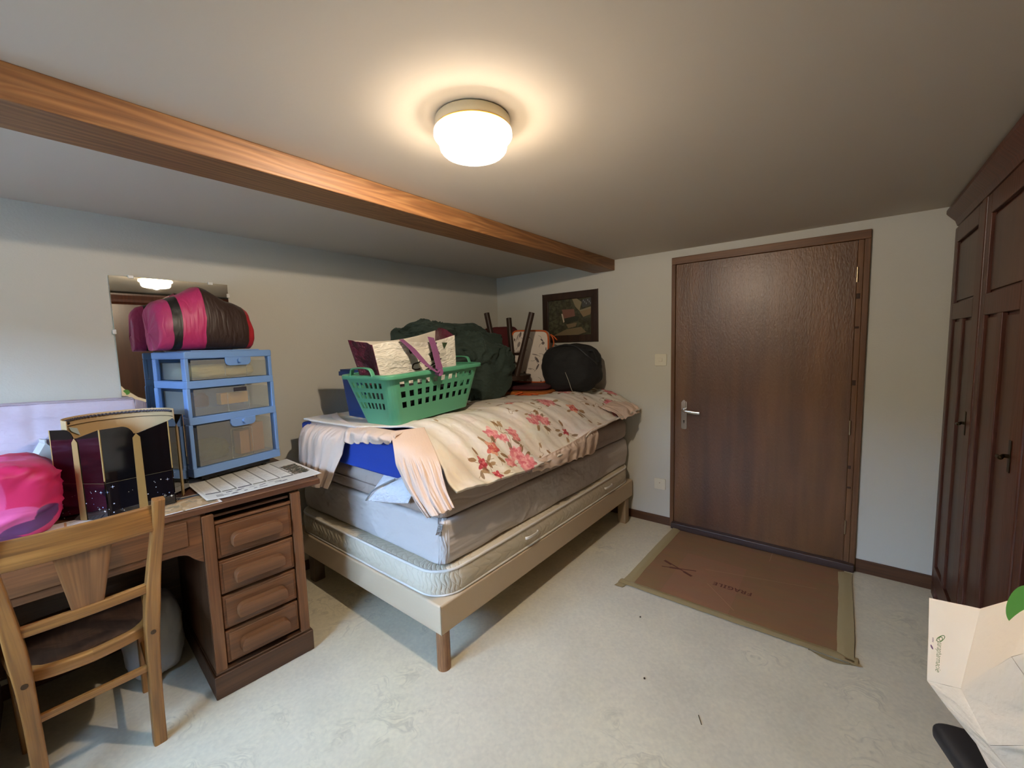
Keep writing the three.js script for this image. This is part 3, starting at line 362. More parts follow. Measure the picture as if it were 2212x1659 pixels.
{
  const print = canvas(512, 512, (c, w, h) => { const r = rng(8); c.fillStyle = '#d9cfc2'; c.fillRect(0, 0, w, h); for (let i = 0; i < 22; i++) { c.save(); c.translate(r() * w, r() * h); c.rotate(r() * 6); c.fillStyle = ['#6a605c', '#8a807a', '#5a5250', '#a59b92'][i % 4]; c.beginPath(); c.ellipse(0, 0, 10 + r() * 34, 6 + r() * 12, 0, 0, 7); c.fill(); c.strokeStyle = '#7d736d'; c.lineWidth = 4; c.beginPath(); c.moveTo(0, 0); c.quadraticCurveTo(30, 40 - r() * 80, 70, 10); c.stroke(); c.restore(); } });
  const t = thing('box_cushion', 'white printed box cushion with orange piping standing against the stool', 'cushion', [.64, 1.31, .35], .42), om = std(0xc0571c, .75);
  t.rotation.z = -.03;
  part('cover', boxUV(blob([0, 0, 0], [.158, .215, .035], { e: 8, amp: .012, seed: 2, nu: 96, nv: 64 })), std(0xffffff, .8, { map: rep(print, .34, .34) }), t);
  const rr = (x, y, z, r) => { const p = []; for (let i = 0; i < 40; i++) { const a = i / 40 * 6.2832, c = Math.cos(a), s = Math.sin(a); p.push(new THREE.Vector3(x * Math.sign(c) * Math.abs(c) ** .25, y * Math.sign(s) * Math.abs(s) ** .25, z)); } return new THREE.TubeGeometry(new THREE.CatmullRomCurve3(p, true), 160, r, 8, true); };
  part('piping', rr(.153, .21, .031, .0065), om, t, 'orange piping'); part('piping', rr(.153, .21, -.031, .0065), om, t, 'orange piping');
  part('tie', merge([tube([[.17, .18, .03], [.19, .15, .04], [.20, .11, .045], [.192, .08, .045]], .005), tube([[.17, .18, .03], [.2, .16, .03], [.225, .135, .04]], .005)]), om, t, 'orange tie ribbon');
  const c2 = thing('seat_pad', 'maroon seat pad lying flat, upper of two under the box cushion', 'cushion', [.62, 1.076, .42], .3); part('pad', blob([0, 0, 0], [.25, .020, .22], { e: 5, amp: .02, seed: 4 }), std(0x4a1a20, .85), c2);
  const c3 = thing('seat_pad', 'orange edged seat pad with orange ties, lower of two on the bedspread', 'cushion', [.64, 1.040, .44], .3); part('pad', blob([0, 0, 0], [.26, .0155, .24], { e: 5, amp: .02, seed: 14 }), std(0xa85f1e, .85), c3);
  part('tie', merge([tube([[.02, 0, .24], [.05, -.005, .27], [.10, .0, .285], [.16, -.004, .30]], .006), tube([[.02, 0, .24], [.08, .002, .255], [.13, .004, .27], [.2, 0, .262]], .006), tube([[.03, .01, .24], [.08, .015, .28], [.03, .0, .30]], .006)]), om, c3, 'orange tie ribbon');
}
{
  const m = std(0x17181a, .85, { bumpMap: rep(crumpleT, .6, .6), bumpScale: .004 }), t = thing('black_holdall', 'round black soft holdall at the back of the bed below the framed picture', 'bag', [.985, 1.215, .27]);
  part('bag_body', blob([0, 0, 0], [.228, .186, .19], { e: 2.6, amp: .09, seed: 9, freq: 2, flat: -.97 }), m, t);
  part('zip', tube([[-.21, .05, .1], [-.1, .16, .12], [.08, .175, .11], [.19, .10, .1], [.23, .03, .02]], .006), std(0x24262a, .5), t); part('strap_end', loft(spline([[.17, .13, .06], [.22, .135, .06], [.245, .10, .06], [.25, .05, .05]], 14), [.016, .006], [0, 0, 1], 4), m, t);
  part('tag_string', tube([[.06, -.02, .2], [.1, -.09, .215], [.12, -.15, .21], [.14, -.185, .2]], .0015), std(0xb8b4a6, .6), t);
}
// ---------- picture, mirror ----------
{
  const photo = canvas(640, 520, (c, w, h) => { const r = rng(17); c.fillStyle = '#3d3c30'; c.fillRect(0, 0, w, h);
    for (let i = 0; i < 900; i++) { const g = 40 + r() * 50; c.fillStyle = `rgba(${g + 8 | 0},${g + 6 | 0},${g * .8 | 0},.5)`; c.beginPath(); c.arc(r() * w, r() * h, 6 + r() * 20, 0, 7); c.fill(); }
    const poly = (col, ...p) => { c.fillStyle = col; c.beginPath(); p.forEach((q, i) => (i ? c.lineTo(...q) : c.moveTo(...q))); c.closePath(); c.fill(); };
    poly('#8d8062', [360, 0], [420, 0], [500, 60], [470, 170], [640, 130], [640, 175], [480, 195], [410, 120]); poly('#4a4845', [500, 40], [640, 0], [640, 110], [510, 140]); for (let i = 0; i < 6; i++) { c.fillStyle = '#8a8a88'; c.fillRect(520 + i * 20, 30 + (i % 3) * 22, 10, 24); }
    poly('#8b7454', [470, 190], [640, 160], [620, 240], [520, 270]); poly('#c7b49b', [200, 205], [222, 205], [248, 320], [230, 335]); poly('#80584a', [208, 145], [390, 150], [405, 250], [240, 275]); poly('#33352a', [240, 275], [405, 250], [465, 262], [440, 320], [260, 345]);
    poly('#7e6c50', [270, 360], [430, 340], [410, 395], [300, 415]); poly('#7a6a4e', [60, 520], [270, 430], [490, 405], [560, 480], [420, 520]); });
  const t = thing('picture_frame', 'dark wooden frame with an aerial photograph of a house among trees', 'picture', [.812, 1.632, .0005]); t.rotation.z = .0;
  const fm = wood(0x3f2a1c, .45), w = .268, h = .21, b = .055;
  const fr = (pts) => boxUV(extr(shp(pts), .016, .003));
  part('frame_top', fr([[-w, h], [w, h], [w - b, h - b], [-w + b, h - b]]), fm, t); part('frame_bottom', fr([[-w, -h], [-w + b, -h + b], [w - b, -h + b], [w, -h]]), fm, t); part('frame_side', fr([[-w, -h], [-w, h], [-w + b, h - b], [-w + b, -h + b]]), fm, t); part('frame_side', fr([[w, -h], [w - b, -h + b], [w - b, h - b], [w, h]]), fm, t);
  const pg = new THREE.PlaneGeometry(2 * (w - b) + .002, 2 * (h - b) + .002).translate(0, 0, .008); part('photograph', pg, std(0xffffff, .25, { map: photo }), t);
}
{
  const t = thing('wall_mirror', 'frameless rectangular mirror clipped to the wall behind the blue drawer unit', 'mirror', [.0005, 1.45, 2.53]);
  part('mirror_glass', B(.005, .66, .477, .0045, 0, 0, .001), std(0xdedfd8, .015, { metalness: 1 }), t);
  const cm = std(0xdcdcd6, .35); for (const [y, z] of [[.33, .16], [.33, -.16]]) part('clip', B(.012, .016, .022, .006, y, z, .003), cm, t); for (const [y, z] of [[.07, .2385], [.27, -.2385]]) part('clip', B(.012, .022, .014, .006, y, z, .003), cm, t);
}
// ---------- desk ----------
const deskM = wood(0x815633, .5, grainT, .3, 1.1), deskD = wood(0x60422b, .5, grainT, .3, 1.1), TOP = .807, deskTurn = -.061;
{
  const t = thing('writing_desk', 'old wooden pedestal desk with carved drawer pulls under the drawer unit', 'desk', [.742, 0, 2.313], deskTurn), fz = [-.095, 1.36];
  part('desktop', BB(-.655, .006, .779, TOP - .0005, fz[0], fz[1], .005, 2), wood(0x6f4930, .42, grainT, .35, 1.2), t);
  const pull = () => { const s = new THREE.Shape(); s.moveTo(-.092, -.019); s.lineTo(-.092, .002); s.quadraticCurveTo(-.09, .024, -.062, .024); s.lineTo(.064, .024); s.quadraticCurveTo(.09, .024, .092, -.001); s.lineTo(.092, -.019); s.quadraticCurveTo(.092, -.022, .085, -.022); s.lineTo(-.085, -.022); s.quadraticCurveTo(-.092, -.022, -.092, -.019); return boxUV(extr(s, .034, .003).rotateY(Math.PI / 2), 2); };
  const pg = pull();
  const pedestal = (z0, z1) => {
    part('side_panel', BB(-.62, -.012, .1, .7785, z1 - .0, z1 + .018, .002), deskD, t); part('side_panel', BB(-.62, -.012, .1, .7785, z0 - .018, z0, .002), deskD, t);
    part('stile', BB(-.012, .008, .1, .768, z0 - .018, z0 + .022, .003), deskM, t); part('stile', BB(-.012, .006, .1, .768, z1 - .022, z1 + .018, .003), deskM, t);
    part('plinth', merge([BB(-.64, .018, .0005, .098, z0 - .028, z1 + .028, .005, 2), BB(-.63, .010, .0985, .108, z0 - .022, z1 + .022, .004, 2)]), deskD, t);
    const hs = [.152, .15, .148, .146]; let y = .722;
    part('writing_slide', BB(-.3, -.02, .746, .757, z0 + .024, z1 - .024, .002, 2), deskD, t);
    part('rail', BB(-.012, .004, .7225, .734, z0 + .0225, z1 - .0225, .002, 2), deskM, t);
    for (const h of hs) { const d = part('drawer', merge([BB(-.5, -.002, y - h + .006, y - .003, z0 + .025, z1 - .025, .003, 2), BB(-.0025, .0035, y - h + .016, y - .013, z0 + .035, z1 - .035, .003, 2)]), deskM, t); part('drawer_pull', pg.clone().translate(.0035, y - h / 2, (z0 + z1) / 2), deskM, d); y -= h + .003; }
  };
  pedestal(.018, .352); pedestal(.99, 1.32);
  const ap = new THREE.Shape(); ap.moveTo(.372, .778); ap.lineTo(.372, .585); ap.quadraticCurveTo(.395, .60, .415, .625); ap.quadraticCurveTo(.43, .64, .46, .64); ap.lineTo(.88, .64); ap.quadraticCurveTo(.92, .64, .935, .62); ap.quadraticCurveTo(.95, .60, .97, .585); ap.lineTo(.97, .778); ap.closePath();
  part('apron', boxUV(extr(ap, .018, .002).rotateY(-Math.PI / 2), 2).translate(-.006, 0, 0), deskM, t);
  const cd = part('centre_drawer', merge([BB(-.4, -.004, .662, .77, .41, .93, .003, 2), BB(-.006, .004, .668, .764, .416, .924, .003, 2)]), deskM, t);
  part('back_panel', BB(-.645, -.63, .11, .7785, 0, 1.335, .002, 2), deskD, t);
}
// ---------- drawer unit ----------
const unit = { p: [.2, TOP, 2.438], a: .2 };
{
  const t = thing('drawer_unit', 'pale blue plastic unit of three translucent drawers on black castors on the desk', 'drawers', unit.p, unit.a), m = std(0x7ba3dc, .38), y0 = .038, hx = .145, hz = .195;
  part('castor_base', merge([BB(-.12, .12, .014, .034, -.165, .165, .004), ...[[-.1, -.14], [.1, -.14], [-.1, .14], [.1, .14]].map(([x, z]) => new THREE.CylinderGeometry(.013, .013, .016, 20).rotateX(Math.PI / 2).translate(x, .0136, z))]), std(0x0e0e10, .5), t, 'black castors and base');
  const lev = [[y0, .078], [.278, .313], [.443, .478], [.578, .612]];   // horizontal bands of the frame
  lev.forEach(([a, b], i) => { const k = .012 - i * .003, hX = hx + k * .3, hZ = hz + k; if (i === 3) part('top_panel', merge([BB(-hX - .003, hX + .003, a, b, -hZ - .003, hZ + .003, .007), BB(-hX + .03, hX - .03, b - .002, b + .005, -hZ + .04, hZ - .04, .004)]), m, t);
    else part('shelf_frame', merge([BB(hX - .024, hX, a, b, -hZ, hZ, .004), BB(-hX, -hX + .024, a, b, -hZ, hZ, .004), BB(-hX + .02, hX - .02, a, b, -hZ, -hZ + .02, .004), BB(-hX + .02, hX - .02, a, b, hZ - .02, hZ, .004), BB(-hX + .02, hX - .02, a, a + .004, -hZ + .018, hZ - .018, .001)]), m, t); });
  for (const sx of [-1, 1]) for (const sz of [-1, 1]) for (let i = 0; i < 3; i++) { const a = lev[i][1] - .002, b = lev[i + 1][0] + .002, k = .012 - i * .003; const o = part('corner_post', BB(sx > 0 ? hx - .034 : -hx, sx > 0 ? hx : -hx + .034, a, b, sz > 0 ? hz + k - .017 : -hz - k, sz > 0 ? hz + k : -hz - k + .017, .004), m, t); if (sz < 0 || sx < 0) { } }
  for (let i = 0; i < 3; i++) part('back_wall', BB(-hx + .001, -hx + .004, lev[i][1], lev[i + 1][0], -hz + .012, hz - .012, 0), m, t);
  const cl = std(0xf4f5f1, .30, { transmission: .87, thickness: 0, ior: 1.35, specularIntensity: .6 });
  for (let i = 0; i < 3; i++) {
    const a = lev[i][1] + .003, b = lev[i + 1][0] - .006, z = hz - .022, x0 = -hx + .012, x1 = hx - .006;
    const d = part('drawer', merge([BB(x1 - .003, x1, a, b, -z, z, .001), BB(x0, x0 + .0025, a, b - .01, -z, z, .001), BB(x0 + .003, x1 - .0035, a, b - .012, -z, -z + .0025, .001), BB(x0 + .003, x1 - .0035, a, b - .012, z - .0025, z, .001), BB(x0 + .003, x1 - .0035, a, a + .0025, -z + .003, z - .003, 0)]), cl, t, 'translucent drawer');
    const lip = part('label_recess', (() => { const s = rrect(-.052, .052, -.5 * (b - a), .28 * (b - a), .012); const ho = rrect(-.049, .049, -.5 * (b - a) + .003, .28 * (b - a) - .003, .011); s.holes.push(ho); return extr(s, .002, 0).rotateY(Math.PI / 2).translate(x1 + .0005, (a + b) / 2, -.02); })(), cl, d);
    if (i === 1) part('tab_slot', BB(x1 + .0005, x1 + .0025, b - .026, b - .006, -.062, .0, .001), std(0x2e2b33, .6), d, 'dark slot where a tab is missing');
    else { const s = new THREE.Shape(); s.moveTo(-.058, .012); s.lineTo(.058, .012); s.lineTo(.058, -.004); s.quadraticCurveTo(.056, -.024, .034, -.024); s.lineTo(-.034, -.024); s.quadraticCurveTo(-.056, -.024, -.058, -.004); s.closePath(); const q = part('handle_tab', extr(s, .006, .002).rotateY(Math.PI / 2).translate(x1 + .003, b - .006, -.03), m, d); const kn = new THREE.CylinderGeometry(.0085, .0095, .016, 24).rotateZ(Math.PI / 2).translate(x1 + .018, b - .008, -.03); q.geometry = merge([q.geometry, kn]); }
  }
  // what the drawers hold
  const put = (name, label, cat, g, mat) => { const o = single(name, label, cat, g, mat); o.position.set(...unit.p); o.rotation.y = unit.a; return o; };
  put('folded_towel', 'rolled cream towel seen through the top drawer of the blue unit', 'towel', blob([.03, .5145, .0], [.08, .032, .145], { e: 4, amp: .06, seed: 3, flat: -.96 }), std(0xd9c68e, .85));
  put('white_sachet', 'white crumpled packet at the side of the top drawer of the blue unit', 'packet', blob([-.075, .511, .10], [.03, .03, .05], { e: 2.6, amp: .12, seed: 5, flat: -.96 }), std(0xcfe0e0, .7));
  put('small_carton', 'small orange carton seen through the middle drawer of the blue unit', 'box', BB(.06, .10, .3495, .404, -.09, .04, .002), std(0xd9a45f, .7));
  put('dark_jar', 'dark red jar with a pale lid inside the middle drawer of the blue unit', 'jar', merge([lathe([[0, .35], [.026, .35], [.028, .356], [.028, .395], [.018, .405], [.018, .415], [0, .415]], 32)]).translate(.07, 0, .11), std(0x4a2530, .4));
  put('green_bundle', 'dark green folded bundle in the bottom drawer of the blue unit', 'bundle', blob([.05, .135, .085], [.07, .05, .07], { e: 3, amp: .12, seed: 7, flat: -.9 }), std(0x59604a, .85));
  put('tan_carton', 'tall tan carton at the outer side of the bottom drawer of the blue unit', 'box', BB(.04, .10, .087, .235, -.155, -.085, .002), std(0xb98352, .7)); put('tan_carton', 'narrow tan carton leaning inside the bottom drawer between bundle and tall carton', 'box', BB(.05, .105, .087, .205, -.075, -.03, .002), std(0xc08a5c, .7));
}
{ // bag on top of the unit
  const stripes = canvas(64, 1024, (c, w, h) => { const S = [[0, '#a8222c'], [.085, '#3b2a24'], [.545, '#c2336c'], [.775, '#1f1d1c'], [.86, '#b5356c']]; S.forEach(([a, col], i) => { c.fillStyle = col; const b = i + 1 < S.length ? S[i + 1][0] : 1; c.fillRect(0, h * (1 - b), w, h * (b - a) + 1); }); });
  const K = [[0, .17, .055], [.02, .205, .075], [.08, .22, .082], [.16, .235, .09], [.28, .25, .095], [.38, .275, .1], [.46, .30, .1], [.54, .305, .1], [.60, .29, .1], [.66, .275, .1], [.78, .25, .098], [.86, .235, .095], [.93, .225, .09], [.98, .20, .08], [1, .16, .06]];
  const n = 70, m = 64, at = (v) => { let i = 1; while (i < K.length - 1 && v > K[i][0]) i++; const f = (v - K[i - 1][0]) / (K[i][0] - K[i - 1][0]); return [lerp(K[i - 1][1], K[i][1], f), lerp(K[i - 1][2], K[i][2], f)]; };
  const L = .42, g = fromGrid((i, j) => { const v = j / n, [h, d] = at(v), q = -i / m * 6.28319, c = Math.cos(q), s = Math.sin(q), e = 3.2, cx = Math.sign(c) * Math.abs(c) ** (2 / e), cy = Math.sign(s) * Math.abs(s) ** (2 / e), w = 1 + .03 * fb3(v * 7, cx * 2, cy * 2) + .018 * fb3(v * 26, cx * 5, cy * 5); const end = j === 0 || j === n ? .02 : 1; return [.0 + d * cx * w * end - .02 * (cy > 0 ? cy : 0), h / 2 + h / 2 * (cy > 0 ? cy * w : cy * .985) * end, -L / 2 + v * L + .008 * fb3(cx * 2, cy * 2, v * 9)]; }, m, n, (i, j) => [i / m, j / n], true);
  const t = thing('striped_bag', 'bulging pink, black and brown shopping bag on top of the blue drawer unit', 'bag', [.19, TOP + .6185, 2.475], .12);
  part('bag_body', g, std(0xffffff, .45, { map: stripes, bumpMap: rep(crumpleT, 1, .6), bumpScale: .008 }), t);
}
// ---------- papers and boxes on the desk ----------
const fit = (o, x, y, z, a) => { o.position.set(x, y, z); o.rotation.y = a; return o; };
const paperM = (t) => std(0xffffff, .55, { map: t });
function sheetG(w, d, curl = .0) { return slab(24, 12, (u, v) => [(v - .5) * w, curl * (Math.max(0, u - .8) ** 2 * 12 + Math.max(0, .2 - u) ** 2 * 8), (u - .5) * d], -.0005, (u, v) => [1 - u, v]); }
{
  const cal = canvas(1400, 1000, (c, w, h) => { const r = rng(5); c.fillStyle = '#e9e6dd'; c.fillRect(0, 0, w, h); c.fillStyle = '#d9d5c8'; c.fillRect(25, 25, w - 50, h - 50);
    for (let i = 0; i < 26; i++) { c.fillStyle = ['#38343c', '#7a746c', '#4a464a'][i % 3]; c.fillRect(60 + r() * 900, 60 + r() * 110, 20 + r() * 70, 10 + r() * 12); }
    const cols = 6, x0 = 50, x1 = 1130; for (let i = 0; i < cols; i++) { const a = x0 + (x1 - x0) * i / cols, b = x0 + (x1 - x0) * (i + 1) / cols; c.fillStyle = ['#5a564e', '#6b6a52', '#4a4648', '#6e6c4c', '#7b765c', '#5c5a50'][i]; c.fillRect(a + 4, 215, b - a - 14, 32); c.fillStyle = '#ebe7db'; c.fillRect(a + 4, 250, b - a - 26, h - 300); c.fillStyle = '#8c8778'; c.fillRect(b - 22, 250, 17, h - 300); for (let k = 0; k < 31; k++) { c.fillStyle = '#a29c8e'; c.fillRect(a + 14, 262 + k * (h - 330) / 31, 30 + r() * 90, 4); } }
    for (const [y, h2] of [[230, 220], [470, 220]]) { c.fillStyle = '#5a4c3a'; c.fillRect(1150, y, 205, h2); for (let i = 0; i < 120; i++) { c.fillStyle = ['#6d5a48', '#39402c', '#8d8272', '#2e3325'][i % 4]; c.beginPath(); c.arc(1150 + r() * 205, y + r() * h2, 6 + r() * 18, 0, 7); c.fill(); } } c.fillStyle = '#e9e6dd'; c.fillRect(0, h - 25, w, 25); c.fillRect(w - 24, 0, 24, h); });
  fit(single('printed_calendar', 'large printed planner sheet with columns lying under the blue drawer unit', 'paper', sheetG(.43, .465, .012), paperM(cal)), .475, TOP + .002, 2.405, -.05);
  const ph = canvas(512, 360, (c, w, h) => { c.fillStyle = '#e4dfd4'; c.fillRect(0, 0, w, h); const g = ['#8e7a5c', '#a88455', '#c2a27a', '#4d5a6b', '#7d8b99']; c.fillStyle = '#b08f68'; c.fillRect(16, 16, w - 32, h - 32); const r = rng(6); for (let i = 0; i < 90; i++) { c.fillStyle = g[i % 3]; c.beginPath(); c.ellipse(30 + r() * (w - 60), 30 + r() * (h - 120), 10 + r() * 50, 5 + r() * 16, r() * 3, 0, 7); c.fill(); } c.fillStyle = '#4d5a6b'; c.fillRect(60, h - 60, w - 76, 44); });
  fit(single('photo_sheet', 'brown and blue photo print at the desk edge beside the planner sheet', 'paper', sheetG(.2, .26), paperM(ph)), .612, TOP + .0004, 2.73, -.06);
  const doc = canvas(800, 600, (c, w, h) => { const r = rng(9); c.fillStyle = '#ecebe8'; c.fillRect(0, 0, w, h); for (let i = 0; i < 3; i++) for (let j = 0; j < 16; j++) { c.fillStyle = j % 5 === 0 ? '#6d7486' : '#b4b7be'; c.fillRect(30 + i * 260, 30 + j * 34, 60 + r() * 150, j % 5 === 0 ? 12 : 6); } c.fillStyle = '#d3a67a'; c.fillRect(250, 20, 14, h - 40); c.fillRect(520, 20, 14, h - 40); });
  fit(single('printed_leaflet', 'white printed leaflet sticking out below the pink bag at the desk edge', 'paper', sheetG(.22, .36), paperM(doc)), .575, TOP + .0004, 3.09, -.06);
}
{ // hexagonal carton with a round box inside
  const star = canvas(512, 900, (c, w, h) => { const r = rng(23); c.fillStyle = '#0b0b0e'; c.fillRect(0, 0, w, h); const yl = h * .60; c.fillStyle = '#0c0d13'; c.fillRect(0, yl, w, h - yl); c.fillStyle = '#6b5f45'; c.fillRect(0, yl - 2, w, 3);
    for (let i = 0; i < 26; i++) { const x = r() * w, y = yl + 20 + r() * (h - yl - 30), s = 2 + r() * 4.5; c.fillStyle = ['#cdd6ee', '#e8e4d2', '#8fa0c8'][i % 3]; c.beginPath(); c.arc(x, y, s, 0, 7); c.fill(); if (i % 5 === 0) { c.fillRect(x - 14, y - 1.2, 28, 2.4); c.fillRect(x - 1.2, y - 16, 2.4, 32); } } });
  const t = thing('black_star_box', 'glossy black hexagonal carton with gold strips and printed stars on the desk', 'box', [.412, TOP + .0025, 2.835]), R = .197, hh = .335, bm = std(0xffffff, .07, { map: star, clearcoat: .6, clearcoatRoughness: .05 }), gm = std(0xb99a62, .4, { metalness: .55 }), a0 = Math.atan2(.18, .09); // angle from +z
  const vert = (k) => { const a = a0 + k * Math.PI / 3; return [R * Math.sin(a), R * Math.cos(a)]; };
  part('carton_floor', new THREE.CylinderGeometry(R - .006, R - .006, .003, 6).rotateY(a0).translate(0, .0015, 0), std(0x141416, .5), t);
  for (let k = 0; k < 6; k++) {
    const [xa, za] = vert(k), [xb, zb] = vert(k + 1), ang = Math.atan2(-(zb - za), xb - xa), s = new THREE.Shape(), w = R; // panel drawn from vertex k to k+1
    s.moveTo(.001, 0); s.lineTo(.001, hh); s.lineTo(w * .30, hh * 1.005); s.quadraticCurveTo(w * .42, hh * 1.0, w * .47, hh - .03); s.lineTo(w * .53, hh - .03); s.lineTo(w - .001, hh); s.lineTo(w - .001, 0); s.closePath();
    const g = extr(s, .003, 0), p = g.attributes.position, uv = g.attributes.uv; for (let i = 0; i < p.count; i++) uv.setXY(i, p.getX(i) / w, p.getY(i) / (hh * 1.02)); g.rotateY(ang).translate(xa, 0, za); const pm = part('side_panel', g, bm, t);
    const st = new THREE.Shape(); st.moveTo(w * .5 - .013, .0); st.lineTo(w * .5 - .011, hh - .045); st.lineTo(w * .5, hh - .03); st.lineTo(w * .5 + .011, hh - .045); st.lineTo(w * .5 + .013, 0); st.closePath();
    const nx = (za - zb), nz = (xb - xa), out = [ (xa + xb) / 2, (za + zb) / 2 ], s2 = Math.sign(nx * out[0] + nz * out[1]), L = Math.hypot(nx, nz);
    part('gold_strip', extr(st, .0012, 0).rotateY(ang).translate(xa + s2 * nx / L * .0042, 0, za + s2 * nz / L * .0042), gm, pm); part('gold_edge', bar([xa * 1.008, .145, za * 1.008], [xa * 1.008, hh, za * 1.008], [.0026, .0026], [0, 0, 1], 2), gm, pm);
  }
  const cm = std(0xc9a878, .55, { side: THREE.DoubleSide }), ac = -Math.atan2(.32, 2.27) + Math.PI, arc = (u, k = 1) => { const a = ac + (u - .5) * 3.5; return [k * Math.cos(a), k * Math.sin(a)]; };
  const bl = part('back_liner', slab(80, 20, (u, v) => { const [x, z] = arc(u, .163); return [x, .004 + v * .362, z]; }, .004), cm, t, 'curved beige card back standing higher than the panels');
  part('liner_step', slab(80, 2, (u, v) => { const [x, z] = arc(u, .1585); return [x, .332 + v * .002, z]; }, .003), std(0x6e5636, .6), bl);
  const br = []; for (let i = 0; i <= 200; i++) { const [x, z] = arc(i / 200, .1572 + .0008 * Math.sin(i * 1.4)); br.push(new THREE.Vector3(x, .356 + .002 * Math.sin(i * 1.4 + 1), z)); } part('braid', new THREE.TubeGeometry(new THREE.CatmullRomCurve3(br), 500, .0036, 6), std(0x4a4650, .4), bl, 'dark braided band');
  part('clear_tape', slab(8, 4, (u, v) => { const [x, z] = arc(.30 - u * .08 + v * .02, .1575); return [x, .318 + .012 * u - .03 * v * (1 - u * .4), z]; }, .0006), std(0xbfd3d6, .2), bl, 'pale piece of tape');
}
{ // pink camouflage bag
  const camo = canvas(512, 256, (c, w, h) => { const r = rng(44); c.fillStyle = '#c8245a'; c.fillRect(0, 0, w, h); for (let i = 0; i < 16; i++) { c.fillStyle = ['#d04a80', '#b81c4a', '#d0558c'][i % 3]; c.beginPath(); c.ellipse(r() * w, r() * h, 20 + r() * 50, 10 + r() * 22, r() * 3, 0, 7); c.fill(); }
    c.fillStyle = '#5a1f52'; for (const [x, y, a, b, q] of [[40, 172, 26, 11, -.4], [58, 152, 13, 14, .5], [25, 192, 22, 7, .1], [250, 140, 30, 14, .4], [360, 190, 44, 16, -.2], [500, 205, 30, 10, 0]]) { c.beginPath(); c.ellipse(x, y, a, b, q, 0, 7); c.fill(); } });
  const t = thing('pink_bag', 'hot pink bag with purple patches slumped on the desk beside the black carton', 'bag', [.40, TOP + .003, 3.215]);
  part('bag_body', blob([0, .122, 0], [.185, .126, .185], { e: 4.6, amp: .10, freq: 1.8, seed: 26, flat: -.96, ridge: .85 }), std(0xffffff, .5, { map: camo, bumpMap: rep(crumpleT, 1, 1), bumpScale: .006, sheen: .3 }), t);
}
{
  const g = new THREE.BufferGeometry(), c = [.156, TOP + .0015, 3.04]; const t = thing('gable_carton', 'white gable topped carton between the pink bag and the black carton', 'carton', c, 1.75), m = std(0xd6d3ca, .6);
  part('carton_body', BB(-.042, .042, 0, .182, -.034, .034, .003), m, t); part('gable_roof', boxUV(extr(shp([[-.043, .1835], [.043, .1835], [.003, .256], [-.003, .256]]), .07, .001).translate(0, 0, -.035)), m, t); part('top_fin', BB(-.003, .003, .2575, .272, -.034, .034, .001), m, t);
}
{
  const t = thing('covered_board', 'flat upright panel draped in a pale lilac cloth leaning on the wall behind the desk', 'cloth', [.07, TOP + .001, 3.06]), m = std(0xcfc6d6, .85, { bumpMap: rep(crumpleT, .5, .5), bumpScale: .006 });
  part('cloth_front', slab(70, 40, (u, v) => [.045 + .006 * fb3(u * 6, v * 5, 2) - .004 * Math.exp(-(((u - .42) * 40) ** 2)) + (v < .06 ? -.012 * (1 - v / .06) : 0), (.405 + .012 * Math.sin(u * 3.2 - .7)) * (1 - v), -.318 + u * .75], .004), m, t);
  part('cloth_top', slab(60, 8, (u, v) => [.034 - .09 * v,   .405 + .012 * Math.sin(u * 3.2 - .7) + .004 * Math.sin(v * 3), -.318 + u * .75], .004), m, t);
  part('cloth_end', slab(10, 30, (u, v) => [.043 - .095 * u - .01 * Math.sin(v * 3), .389 * (1 - v) + .01 - .05 * u * (1 - v), -.318 - .035 * Math.sin(u * 2.6) - .02 * u], .004), m, t);
  part('inner_board', BB(-.05, .03, 0, .405, -.312, .43, .004), std(0x8f8a86, .8), t);
}
single('grey_sack', 'pale grey sack standing in the dark kneehole under the desk', 'sack', blob([.30, .175, 2.80], [.13, .175, .10], { e: 3, amp: .07, seed: 31, flat: -.995 }), std(0xa9a9a6, .85));
